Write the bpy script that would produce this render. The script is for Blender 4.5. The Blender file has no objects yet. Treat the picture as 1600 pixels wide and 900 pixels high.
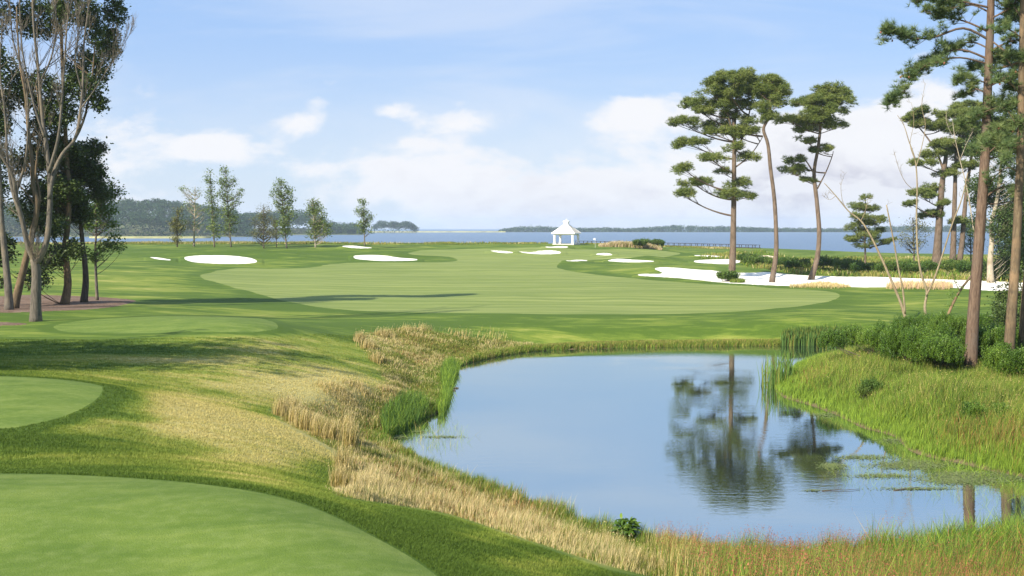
import bpy, math, random
import numpy as np
rng = np.random.default_rng(7)
random.seed(7)
R = math.radians
C = bpy.context.scene.collection
# ------------------------------------------------------------------ camera model
F = 1600.0; EYE = 9.0; HZ = 356.0
PIT = math.atan((450 - HZ) / F); CP, SP = math.cos(PIT), math.sin(PIT)

def ray(px, py):
    cx = (np.asarray(px, float) - 800) / F; cy = (450 - np.asarray(py, float)) / F
    dy = CP + cy * SP; dz = -SP + cy * CP
    return cx / dy, dz / dy            # X per metre of depth, Z per metre of depth

def at(px, py, Y):
    a, s = ray(px, py)
    return np.stack([a * Y, np.zeros_like(a) + Y, EYE + s * Y], -1)

def on_plane(px, py, z):
    a, s = ray(px, py); Y = (z - EYE) / s
    return np.stack([a * Y, Y, np.zeros_like(a) + z], -1)

def project(X, Y, Z):
    d = np.maximum(Y * CP - (Z - EYE) * SP, .01)
    u = Y * SP + (Z - EYE) * CP
    return 800 + F * X / d, 450 - F * u / d

def sstep(e0, e1, x):
    t = np.clip((x - e0) / (e1 - e0), 0, 1); return t * t * (3 - 2 * t)

def vnoise(x, y, seed=0):
    """value noise, vectorised"""
    xi = np.floor(x).astype(np.int64); yi = np.floor(y).astype(np.int64)
    fx = x - xi; fy = y - yi; fx = fx * fx * (3 - 2 * fx); fy = fy * fy * (3 - 2 * fy)
    def h(i, j):
        n = (i * 374761393 + j * 668265263 + seed * 974711) & 0xFFFFFFFF
        n = ((n ^ (n >> 13)) * 1274126177) & 0xFFFFFFFF
        return ((n ^ (n >> 16)) & 0xFFFF) / 65535.0
    return (h(xi, yi) * (1 - fx) + h(xi + 1, yi) * fx) * (1 - fy) + (h(xi, yi + 1) * (1 - fx) + h(xi + 1, yi + 1) * fx) * fy

# ------------------------------------------------------------------ mesh helpers
def tag(o, label=None, cat=None, group=None, kind=None):
    if label: o['label'] = label
    if cat: o['category'] = cat
    if group: o['group'] = group
    if kind: o['kind'] = kind
    return o

def empty(name, loc, label=None, cat=None, group=None, rz=0):
    o = bpy.data.objects.new(name, None); C.objects.link(o)
    o.location = [float(v) for v in loc]; o.rotation_euler.z = rz; o.empty_display_size = .3
    return tag(o, label, cat, group)

def make_mesh(name, V, tris=None, quads=None, attrs=None, smooth=False):
    V = np.asarray(V, np.float32); me = bpy.data.meshes.new(name)
    parts = []; tot = []
    for f, k in ((tris, 3), (quads, 4)):
        if f is not None and len(f):
            f = np.asarray(f, np.int32).reshape(-1, k); parts.append(f.ravel()); tot.append(np.full(len(f), k, np.int32))
    loops = np.concatenate(parts); tot = np.concatenate(tot)
    start = np.concatenate([[0], np.cumsum(tot)[:-1]]).astype(np.int32)
    me.vertices.add(len(V)); me.vertices.foreach_set('co', V.ravel())
    me.loops.add(len(loops)); me.loops.foreach_set('vertex_index', loops)
    me.polygons.add(len(tot)); me.polygons.foreach_set('loop_start', start); me.polygons.foreach_set('loop_total', tot)
    me.polygons.foreach_set('use_smooth', np.full(len(tot), bool(smooth)))
    for n, a in (attrs or {}).items():
        a = np.asarray(a, np.float32)
        if a.ndim == 1:
            at_ = me.attributes.new(n, 'FLOAT', 'POINT'); at_.data.foreach_set('value', a)
        else:
            if a.shape[1] == 3: a = np.concatenate([a, np.ones((len(a), 1), np.float32)], 1)
            at_ = me.attributes.new(n, 'FLOAT_COLOR', 'POINT'); at_.data.foreach_set('color', a.ravel())
    me.update(calc_edges=True); me.validate()
    return me

def obj(name, me, mat, parent=None):
    o = bpy.data.objects.new(name, me); C.objects.link(o)
    if mat: me.materials.append(mat)
    if parent: o.parent = parent
    return o

class MB:
    """collects tubes, boxes and scattered templates; build() links them as ONE object"""
    def __init__(s): s.v = []; s.t = []; s.q = []; s.a = []; s.n = 0
    def add(s, V, tris=None, quads=None, tint=0.5):
        V = np.asarray(V, float).reshape(-1, 3)
        if tris is not None and len(tris): s.t.append(np.asarray(tris, int).reshape(-1, 3) + s.n)
        if quads is not None and len(quads): s.q.append(np.asarray(quads, int).reshape(-1, 4) + s.n)
        s.v.append(V); s.a.append(np.zeros(len(V)) + tint); s.n += len(V)
    def box(s, lo, hi, tint=.5):
        x0, y0, z0 = lo; x1, y1, z1 = hi
        s.add([(x0,y0,z0),(x1,y0,z0),(x1,y1,z0),(x0,y1,z0),(x0,y0,z1),(x1,y0,z1),(x1,y1,z1),(x0,y1,z1)],
              quads=[(0,3,2,1),(4,5,6,7),(0,1,5,4),(1,2,6,5),(2,3,7,6),(3,0,4,7)], tint=tint)
    def tube(s, P, r, sides=6, tint=.5, cap=True, wob=0):
        P = np.asarray(P, float); n = len(P); r = np.zeros(n) + r
        T = np.gradient(P, axis=0); T /= np.linalg.norm(T, axis=1)[:, None] + 1e-9
        ref = np.array([1., 0, 0]) if abs(T[0][0]) < .8 else np.array([0, 1., 0])
        U = np.cross(T, ref); U /= np.linalg.norm(U, axis=1)[:, None] + 1e-9
        W = np.cross(T, U)
        th = np.arange(sides) * 2 * math.pi / sides
        rr = r[:, None] * (1 + (wob * (rng.random((n, sides)) - .5) if wob else 0))
        V = P[:, None] + rr[..., None] * (U[:, None] * np.cos(th)[None, :, None] + W[:, None] * np.sin(th)[None, :, None])
        i = np.arange(n - 1)[:, None] * sides; j = np.arange(sides)[None]; k = (j + 1) % sides
        Q = np.stack([i + j, i + k, i + sides + k, i + sides + j], -1).reshape(-1, 4)
        V = V.reshape(-1, 3)
        if cap:
            V = np.concatenate([V, P[-1:], P[:1]])
            jj = np.arange(sides); kk = (jj + 1) % sides
            top = np.stack([(n - 1) * sides + jj, (n - 1) * sides + kk, np.full(sides, n * sides)], -1)
            bot = np.stack([kk, jj, np.full(sides, n * sides + 1)], -1)
            s.add(V, np.concatenate([top, bot]), Q, tint)
        else: s.add(V, None, Q, tint)
    def scatter(s, T, tris, pos, scale=1., tint=None, tiltmax=math.pi, M=None):
        """template verts T (k,3) placed at pos (n,3) with random rotations"""
        n = len(pos)
        if n == 0: return
        if M is None: M = rots(n, tiltmax)
        sc = (np.zeros(n) + scale)
        V = np.einsum('nij,kj->nki', M, T) * sc[:, None, None] + pos[:, None]
        k = len(T); f = np.asarray(tris, int).reshape(-1, 3)
        Fa = (np.arange(n)[:, None, None] * k + f[None]).reshape(-1, 3)
        ti = rng.random(n) if tint is None else np.zeros(n) + tint
        s.t.append(Fa + s.n); s.v.append(V.reshape(-1, 3)); s.a.append(np.repeat(ti, k)); s.n += n * k
    def build(s, name, mat, parent=None, smooth=False, extra=None):
        V = np.concatenate(s.v)
        me = make_mesh(name, V, np.concatenate(s.t) if s.t else None, np.concatenate(s.q) if s.q else None,
                       {'tint': np.concatenate(s.a), **(extra or {})}, smooth)
        return obj(name, me, mat, parent)

def rots(n, tiltmax=math.pi):
    a = rng.random(n) * 2 * math.pi; t = rng.random(n) * tiltmax; b = rng.random(n) * 2 * math.pi
    ca, sa, ct, st, cb, sb = np.cos(a), np.sin(a), np.cos(t), np.sin(t), np.cos(b), np.sin(b)
    Z = np.zeros(n); O = np.ones(n)
    A = np.stack([ca, -sa, Z, sa, ca, Z, Z, Z, O], -1).reshape(n, 3, 3)
    T = np.stack([O, Z, Z, Z, ct, -st, Z, st, ct], -1).reshape(n, 3, 3)
    B = np.stack([cb, -sb, Z, sb, cb, Z, Z, Z, O], -1).reshape(n, 3, 3)
    return A @ T @ B

def catmull(P, k=6, closed=True):
    P = np.asarray(P, float); n = len(P); out = []
    for i in range(n if closed else n - 1):
        if closed: p0, p1, p2, p3 = P[(i-1) % n], P[i], P[(i+1) % n], P[(i+2) % n]
        else: p0, p1, p2, p3 = P[max(i-1, 0)], P[i], P[i+1], P[min(i+2, n-1)]
        for t in np.arange(k) / k:
            out.append(.5 * ((2*p1) + (-p0+p2)*t + (2*p0-5*p1+4*p2-p3)*t*t + (-p0+3*p1-3*p2+p3)*t**3))
    if not closed: out.append(P[-1])
    return np.array(out)

# ------------------------------------------------------------------ materials
def mat_new(name):
    m = bpy.data.materials.new(name); m.use_nodes = True
    nt = m.node_tree; nt.nodes.clear()
    return m, nt
def N(nt, t, **kw):
    n = nt.nodes.new(t)
    for k, v in kw.items():
        if isinstance(k, str) and k.startswith('i_'): n.inputs[k[2:].replace('_', ' ')].default_value = v
        else: setattr(n, k, v)
    return n
def L(nt, a, b): nt.links.new(a, b)
def ramp(nt, fac, stops, interp='LINEAR'):
    r = N(nt, 'ShaderNodeValToRGB'); r.color_ramp.interpolation = interp
    e = r.color_ramp.elements
    while len(e) < len(stops): e.new(.5)
    for i, (p, c) in enumerate(stops):
        e[i].position = p; e[i].color = (*c, 1) if len(c) == 3 else c
    L(nt, fac, r.inputs['Fac']); return r.outputs['Color']
def mix(nt, fac, a, b, mode='MIX'):
    m = N(nt, 'ShaderNodeMix', data_type='RGBA', blend_type=mode)
    if isinstance(fac, (int, float)): m.inputs['Factor'].default_value = fac
    else: L(nt, fac, m.inputs['Factor'])
    for s, v in (('A', a), ('B', b)):
        sk = [i for i in m.inputs if i.name == s and i.type == 'RGBA'][0]
        if isinstance(v, tuple): sk.default_value = (*v, 1)
        else: L(nt, v, sk)
    return [o for o in m.outputs if o.type == 'RGBA'][0]
def math_(nt, op, a, b=None, c=None, clamp=False):
    m = N(nt, 'ShaderNodeMath', operation=op, use_clamp=clamp)
    for i, v in enumerate((a, b, c)):
        if v is None: continue
        if isinstance(v, (int, float)): m.inputs[i].default_value = v
        else: L(nt, v, m.inputs[i])
    return m.outputs[0]
def maprange(nt, v, a, b, c=0., d=1., smooth=False):
    m = N(nt, 'ShaderNodeMapRange'); m.interpolation_type = 'SMOOTHSTEP' if smooth else 'LINEAR'
    L(nt, v, m.inputs[0])
    for i, x in enumerate((a, b, c, d)): m.inputs[i + 1].default_value = x
    return m.outputs[0]
def noise(nt, vec, scale, detail=3., rough=.55, dist=0.):
    n = N(nt, 'ShaderNodeTexNoise'); n.inputs['Scale'].default_value = scale
    n.inputs['Detail'].default_value = detail; n.inputs['Roughness'].default_value = rough; n.inputs['Distortion'].default_value = dist
    if vec is not None: L(nt, vec, n.inputs['Vector'])
    return n.outputs['Fac']
def scaled(nt, vec, s, rot=(0, 0, 0), loc=(0, 0, 0)):
    m = N(nt, 'ShaderNodeMapping'); m.inputs['Scale'].default_value = s; m.inputs['Rotation'].default_value = rot; m.inputs['Location'].default_value = loc
    L(nt, vec, m.inputs['Vector']); return m.outputs[0]
def attr(nt, name):
    return N(nt, 'ShaderNodeAttribute', attribute_name=name)
def finish(nt, col, rough=.8, spec=.2, bump=None, bstr=.3, bdist=.02, transl=None):
    p = N(nt, 'ShaderNodeBsdfPrincipled'); out = N(nt, 'ShaderNodeOutputMaterial')
    if isinstance(col, tuple): p.inputs['Base Color'].default_value = (*col, 1)
    else: L(nt, col, p.inputs['Base Color'])
    if isinstance(rough, (int, float)): p.inputs['Roughness'].default_value = rough
    else: L(nt, rough, p.inputs['Roughness'])
    p.inputs['Specular IOR Level'].default_value = spec
    if bump is not None:
        b = N(nt, 'ShaderNodeBump'); b.inputs['Strength'].default_value = bstr; b.inputs['Distance'].default_value = bdist
        L(nt, bump, b.inputs['Height']); L(nt, b.outputs[0], p.inputs['Normal'])
    if transl:
        t = N(nt, 'ShaderNodeBsdfTranslucent'); ms = N(nt, 'ShaderNodeMixShader'); ms.inputs[0].default_value = transl
        if isinstance(col, tuple): t.inputs[0].default_value = (*col, 1)
        else: L(nt, col, t.inputs[0])
        L(nt, p.outputs[0], ms.inputs[1]); L(nt, t.outputs[0], ms.inputs[2]); L(nt, ms.outputs[0], out.inputs[0])
    else: L(nt, p.outputs[0], out.inputs[0])
    return p
def pos(nt): return N(nt, 'ShaderNodeNewGeometry').outputs['Position']

def leaf_mat(name, stops, transl=.25, rough=.55, spec=.25, nscale=.35, namt=.5):
    """foliage: per-leaf tint plus a slow drift of hue through the crown"""
    m, nt = mat_new(name)
    t = attr(nt, 'tint').outputs['Fac']
    n = noise(nt, pos(nt), nscale, 2.)
    f = math_(nt, 'ADD', math_(nt, 'MULTIPLY', t, 1 - namt), math_(nt, 'MULTIPLY', n, namt))
    k = len(stops)
    col = ramp(nt, f, [((i + .5) / k, c) for i, c in enumerate(stops)])
    finish(nt, col, rough, spec, transl=transl); return m

def bark_mat(name, c1, c2, c3, vs=(9, 9, 1.6), scale=1., bstr=.6):
    m, nt = mat_new(name)
    p = pos(nt)
    n1 = noise(nt, scaled(nt, p, vs), 1.2 * scale, 5., .65, .4)
    n2 = noise(nt, p, .8, 3.)
    c = mix(nt, maprange(nt, n1, .35, .65), c1, c2)
    c = mix(nt, maprange(nt, n2, .5, .72), c, c3)
    finish(nt, c, .9, .1, bump=n1, bstr=bstr, bdist=.05); return m

def flat_mat(name, c, rough=.6, spec=.3, var=.12, scale=3.):
    m, nt = mat_new(name)
    n = noise(nt, pos(nt), scale, 4.)
    a = tuple(x * (1 - var) for x in c); b = tuple(min(1, x * (1 + var)) for x in c)
    finish(nt, mix(nt, maprange(nt, n, .3, .7), a, b), rough, spec, bump=n, bstr=.1); return m
# ------------------------------------------------------------------ terrain heights
# control points (photo column, photo row, height in metres): seen on the ground, laid out on real depths
ctl = [
 (-300,900,5),(0,900,5),(300,900,5),(680,900,5),(0,748,5),(200,750,5),(400,762,5),(600,845,5),(-300,750,5),(500,790,4.95),
 (800,900,4.0),(700,850,4.2),(600,795,3.85),(950,900,3.1),(1050,905,2.3),(850,860,3.1),
 (0,590,4),(150,600,4),(90,655,4),(0,668,4),(-200,600,4),(-200,668,4),
 (0,700,4.15),(150,690,4.0),(300,700,3.5),(400,738,3.8),(0,725,4.2),(450,700,3.1),
 (100,505,3),(250,495,3),(420,505,3),(250,519,3),(100,519,3),(430,516,2.95),
 (0,560,3.2),(0,535,3.05),(-200,545,3.2),(200,560,3.0),(350,560,2.8),(400,600,2.45),(300,620,3.1),
 (500,600,1.95),(555,620,1.6),(500,560,2.0),(560,530,1.7),(480,540,2.2),(430,640,2.4),(520,700,2.35),(520,765,3.1),
 (600,760,2.0),(560,680,1.5),(600,620,1.3),(650,515,1.6),(620,560,1.2),(700,800,2.4),(850,840,1.8),(1000,880,1.3),
 (620,690,0),(700,745,.0),(840,796,.0),(1000,850,.0),(1100,872,.0),(1250,880,0.),(1400,872,0),(1600,845,0),
 (1100,905,.9),(1300,905,.7),(1500,900,.7),(1700,890,.6),
 (690,640,0),(700,600,0),(740,566,0),(850,549,0),(1000,544,0),(1220,541,0),(1330,545,0),
 (850,520,.9),(1000,520,.85),(1200,520,.85),
 (1212,611,0),(1310,650,0),(1411,704,0),(1505,726,0),(1600,760,0),(1750,790,-.2),(1750,820,-.2),
 (1300,600,.8),(1400,640,.95),(1516,592,1.3),(1620,600,1.35),(1600,700,.6),(1500,670,.7),(1350,560,.7),(1450,545,1.2),(1600,545,1.3),
 (1330,520,1.0),(1450,500,1.4),(1750,700,.6),(1750,560,1.2),
 (600,495,1.6),(850,492,1.5),(1100,490,1.5),(1280,485,1.5),(1600,470,1.5),(450,495,1.9),
 (0,480,2.5),(100,470,2.4),(200,470,2.2),(-200,480,2.5),(300,460,2.0),
 (400,450,1.7),(600,460,1.5),(800,460,1.5),(1000,460,1.5),(1300,455,1.5),(1600,450,1.5),(1800,450,1.5),
 (0,440,2.6),(150,440,2.4),(250,430,2.3),(0,410,3.2),(150,410,3.0),
 (500,430,1.8),(800,430,1.7),(1000,440,1.5),(1143,440,1.5),(1207,441,1.5),(1270,438,1.5),(1450,438,1.5),(1600,440,1.5),
 (350,418,2.2),(600,412,2.4),(800,412,2.2),(1000,415,2.1),(1200,420,1.6),(1400,420,1.5),(1600,420,1.5),
 (0,395,3.6),(250,396,3.6),(450,396,3.4),(700,398,3.1),(900,398,3.1),(1050,398,2.7),(1200,405,1.8),(1400,408,1.5),
 (100,384,4.5),(0,384,4.5),(300,386,4.4),(500,386,4.4),(700,386,4.3),(885,382,4.7),(950,387,4.2),(1040,389,3.7),(1120,391,3.0),(1200,395,2.2),(1400,402,1.5),(1600,404,1.4)]
cw = [(0,3,7.3),(-3,4,7.2),(3,4,7.0),(0,7,5.9),(-4,8,5.6),(3,8,5.3),(5,10,4.5),(-14,12,5.4),(8,14,2.8),(14,15,1.9),(14,9,3.5),(20,22,.8),(-25,25,4.4),
      (0,1.5,7.4),(-2,1.5,7.4),(2,1.5,7.4),(-60,40,4),(-80,60,3.6),(60,60,1.4),(90,90,1.5),(-100,110,3),
      (-150,260,4),(150,260,1.4),(180,300,1.2)]
P = np.array([on_plane(x, y, z) for x, y, z in ctl] + [np.array(c, float) for c in cw])
ca, cb, cz = P[:, 0] / P[:, 1], np.log(P[:, 1]), P[:, 2]
def _k(r2): return r2 * np.log(r2 + 1e-9)
n = len(P); K = _k((ca[:, None] - ca) ** 2 + (cb[:, None] - cb) ** 2) + np.eye(n) * 4e-4
A_ = np.zeros((n + 3, n + 3)); A_[:n, :n] = K; A_[:n, n] = 1; A_[:n, n + 1] = ca; A_[:n, n + 2] = cb; A_[n:, :n] = A_[:n, n:].T
W_ = np.linalg.solve(A_, np.concatenate([cz, [0, 0, 0]]))
def tps(a, b):
    s = W_[n] + W_[n + 1] * a + W_[n + 2] * b
    for i in range(n): s = s + W_[i] * _k((a - ca[i]) ** 2 + (b - cb[i]) ** 2)
    return s

# grid: columns of constant X/Y, rows of constant Y
ga = np.concatenate([np.linspace(-2.6, -.56, 30)[:-1], np.linspace(-.56, .56, 960), np.linspace(.56, 2.6, 30)[1:]])
ys = np.concatenate([np.linspace(1.5, 9, 12)[:-1], 1 / np.arange(1 / 9., 1 / 62., -1.25e-4)])
yy = ys[-1]; rows = list(ys)
while yy < 340: yy += min(1.25e-4 * yy * yy, .75 if yy < 262 else 1.4); rows.append(yy)
rows += [360, 400, 480]
gy = np.array(rows); gb = np.log(gy)
NR, NC = len(gy), len(ga)
GA, GB = np.meshgrid(ga, gb); GY = np.exp(GB); GX = GA * GY
# thin plate on a coarse lattice, then bilinear: smooth and quick
la = np.linspace(-2.6, 2.6, 420); lb = np.linspace(gb[0], gb[-1], 300)
LZ = tps(*np.meshgrid(la, lb))
def lerp2(Z, xs, ysx, x, y):
    i = np.clip(np.searchsorted(ysx, y) - 1, 0, len(ysx) - 2); j = np.clip(np.searchsorted(xs, x) - 1, 0, len(xs) - 2)
    fy = np.clip((y - ysx[i]) / (ysx[i+1] - ysx[i]), 0, 1); fx = np.clip((x - xs[j]) / (xs[j+1] - xs[j]), 0, 1)
    return (Z[i, j] * (1-fx) + Z[i, j+1] * fx) * (1-fy) + (Z[i+1, j] * (1-fx) + Z[i+1, j+1] * fx) * fy
GZ = lerp2(LZ, la, lb, GA, GB)
GZ = np.clip(GZ, -1.2, 7.6)

def hit(px, py):
    """first point of the ground under this direction"""
    a, s = ray(px, py)
    j = np.clip(np.searchsorted(ga, a) - 1, 0, NC - 2); fx = (a - ga[j]) / (ga[j+1] - ga[j])
    col = GZ[:, j] * (1 - fx) + GZ[:, j+1] * fx
    d = col - (EYE + s * gy); k = np.argmax(d[8:] > 0) + 8
    if d[k] <= 0: k = NR - 4
    t = d[k-1] / (d[k-1] - d[k]) if d[k] > d[k-1] else 0
    Y = gy[k-1] + (gy[k] - gy[k-1]) * t
    return np.array([a * Y, Y, EYE + s * Y])
def H(x, y):
    x = np.asarray(x, float); y = np.maximum(np.asarray(y, float), 1.6)
    return lerp2(GZ, ga, gy, x / y, y)

# mounds (photo column, row of the middle, half width px, half depth m, height)
for mx, my, w, dd, h in [(345,398,90,9,.9),(450,400,60,8,.5),(600,400,70,8,.8),(560,388,40,7,.5),(845,392,50,8,.7),(990,404,60,8,.9),(1030,424,55,7,.7),
                         (930,396,40,6,.5),(1130,404,70,8,.6),(1195,404,26,5,1.5),(300,432,60,10,.3),(890,412,40,6,.4),
                         (40,430,120,10,.4),(1190,424,60,5,.45),(1000,391,60,6,.3),(650,392,80,8,.3)]:
    p = hit(mx, my); wx = w * p[1] / F
    GZ += h * np.exp(-((GX - p[0]) / wx) ** 2 - ((GY - p[1]) / dd) ** 2)
GZ += .38 * (vnoise(GX / 15, GY / 15, 3) - .5) * sstep(25, 60, GY) * (1 - .5 * sstep(100, 200, GY)) + .16 * (vnoise(GX / 6, GY / 6, 8) - .5) * sstep(18, 50, GY) + .05 * (vnoise(GX / 3, GY / 3, 5) - .5) * sstep(20, 40, GY)
# the bay shore: land ends and drops under the water
ya = np.interp(ga, [-2.6, -.6, -.3, -.1, .05, .12, .2, .25, .4, .6, 2.6], [300, 285, 276, 274, 280, 288, 305, 322, 300, 290, 330])
sh = GY - ya[None] - 3 * (vnoise(GX / 14, GY * 0 + 3, 9) - .5)
GZ = GZ * (1 - sstep(-1, 16, sh)) + (-3.2) * sstep(-1, 16, sh)

# pond outline (photo columns/rows on the water plane z=0)
pond_px = [(1760,842),(1600,842),(1500,858),(1400,868),(1300,876),(1200,880),(1100,872),(1000,850),(920,826),(840,796),(770,770),(705,747),(655,722),(612,694),
           (622,678),(650,660),(688,645),(697,622),(700,600),(712,578),(745,565),(800,554),(860,548),(1000,543.5),(1120,541.5),(1240,540),(1340,541),
           (1380,548),(1330,556),(1262,566),(1228,585),(1211,604),(1222,621),(1262,633),(1309,651),(1346,669),(1393,682),(1420,705),(1464,718),(1505,726),(1560,740),(1620,752),(1760,770)]
pond = catmull(on_plane(*np.array(pond_px, float).T, 0.0)[:, :2], 5)
def sdf(poly, X, Y):
    """signed distance, positive inside"""
    d = np.full(X.shape, 1e18); ins = np.zeros(X.shape, bool); m = len(poly)
    for i in range(m):
        x0, y0 = poly[i]; x1, y1 = poly[(i + 1) % m]
        ex, ey = x1 - x0, y1 - y0; wx, wy = X - x0, Y - y0
        t = np.clip((wx * ex + wy * ey) / (ex * ex + ey * ey + 1e-12), 0, 1)
        d = np.minimum(d, (wx - t * ex) ** 2 + (wy - t * ey) ** 2)
        c = ((y0 <= Y) != (y1 <= Y))
        with np.errstate(divide='ignore', invalid='ignore'):
            ins ^= c & (X < ex * (Y - y0) / (ey if ey else 1e-12) + x0)
    d = np.sqrt(d); return np.where(ins, d, -d)
r0, r1 = np.searchsorted(gy, 20), np.searchsorted(gy, 92); c0 = np.searchsorted(ga, -.30)
PD = np.full(GZ.shape, -50.)
PD[r0:r1, c0:] = sdf(pond, GX[r0:r1, c0:], GY[r0:r1, c0:])
d = -PD
bank = .10 * np.clip(d / .15, 0, 1) + .10 * np.clip(d, 0, 1)
ws = sstep(0, 3.5, d)
GZ = np.where(d > 3.5, GZ, np.where(d > 0, bank * (1 - ws) + np.maximum(GZ, .12) * ws, -.1 - .45 * np.clip(-d, 0, 2.5)))

# ------------------------------------------------------------------ zones of the ground, cut exactly out of the one sheet
def poly_hit(pts, k=6):
    return catmull(np.array([hit(x, y)[:2] for x, y in pts]), k)
zones = []   # (name, polygon, label, category)
def zone(name, pts, label, kind='structure', k=6): zones.append((name, poly_hit(pts, k), label))
zone('tee_green', [(-260,746),(0,740),(200,747),(340,760),(440,778),(520,806),(590,842),(640,870),(682,900),(700,925),(560,960),(200,980),(-260,960)], 'smooth close-mown tee filling the lower left corner')
zone('tee_green', [(-160,590),(0,588),(80,592),(145,600),(160,608),(145,628),(95,652),(40,665),(0,670),(-160,676)], 'smaller close-mown tee at the left edge, bright green oval end')
zone('tee_green', [(88,508),(150,499),(240,494.5),(340,494),(410,498),(432,506),(425,515),(360,519),(250,520),(140,520),(95,517)], 'far oval tee just beyond the shaded rough near the trees')
def bunker(pts, label): zone('sand_bunker', pts, label, k=7)
bunker([(288,405),(300,401.5),(340,400.5),(372,402),(398,407),(396,412.5),(350,414),(305,411.5)], 'large white bunker below the left mound')
bunker([(234,403.5),(250,404.5),(268,408),(250,407.2)], 'thin sliver of white bunker at far left')
bunker([(553,402),(570,400),(610,402),(652,407),(630,409),(590,409),(560,406.5)], 'long white bunker left of centre')
bunker([(534,386),(548,385),(565,386.6),(582,388.6),(562,389.2),(545,388)], 'small far bunker near the lone young tree')
bunker([(767,393),(785,393.4),(802,396),(790,396.8),(776,395.6)], 'small bunker left of the pavilion bunker')
bunker([(810,394.5),(830,395.5),(845,393),(868,393),(876,397),(850,398.6),(828,397.6)], 'curved bunker just below the white pavilion')
bunker([(852,387.4),(870,385.8),(888,387.2),(872,388.3)], 'narrow bunker at the foot of the pavilion')
bunker([(931,398.6),(945,396.8),(957,399.4),(945,400.4)], 'tiny bunker below the flag')
bunker([(950,409),(962,406),(985,407),(1022,409.5),(1000,411.3),(970,411)], 'flat bunker right of the fairway neck')
bunker([(884,408.6),(900,407.4),(918,408.6),(902,409.8)], 'faint sliver of bunker on the fairway neck')
bunker([(1084,410),(1100,407.4),(1125,406.6),(1145,407),(1160,410),(1140,414),(1105,413)], 'white bunker behind the tall pine')
bunker([(1084,400.5),(1100,400),(1130,402),(1112,402.6)], 'thin bunker in the rough right of the green')
bunker([(1176,405),(1188,401),(1200,400.5),(1212,404),(1214,409),(1200,411),(1182,410)], 'pinkish heap of bare sand in the scrub')
zone('sand_waste', [(1001,433),(1003,430),(1030,430),(1034,427),(1024,423),(1028,420),(1060,420.5),(1110,424),(1140,428),(1175,428),(1200,427),(1225,430),(1260,432.5),(1340,434.5),(1400,436),(1480,439),(1580,443),(1700,446),
                    (1700,458),(1575,457),(1500,453),(1420,451),(1330,451),(1230,449),(1180,447),(1120,443),(1060,436.5)], 'long white sand waste area running behind the pines', k=4)
zone('mulch_bed', [(-160,472),(0,463),(60,461),(130,463),(180,466),(212,470),(190,477),(130,484),(60,487),(0,489),(-160,492)], 'brown mulch bed round the left tree group')
zone('mulch_bed', [(-120,506),(-10,503.5),(20,504.2),(44,506),(20,508.5),(-120,510)], 'pale end of a mulch bed at the left edge')

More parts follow.
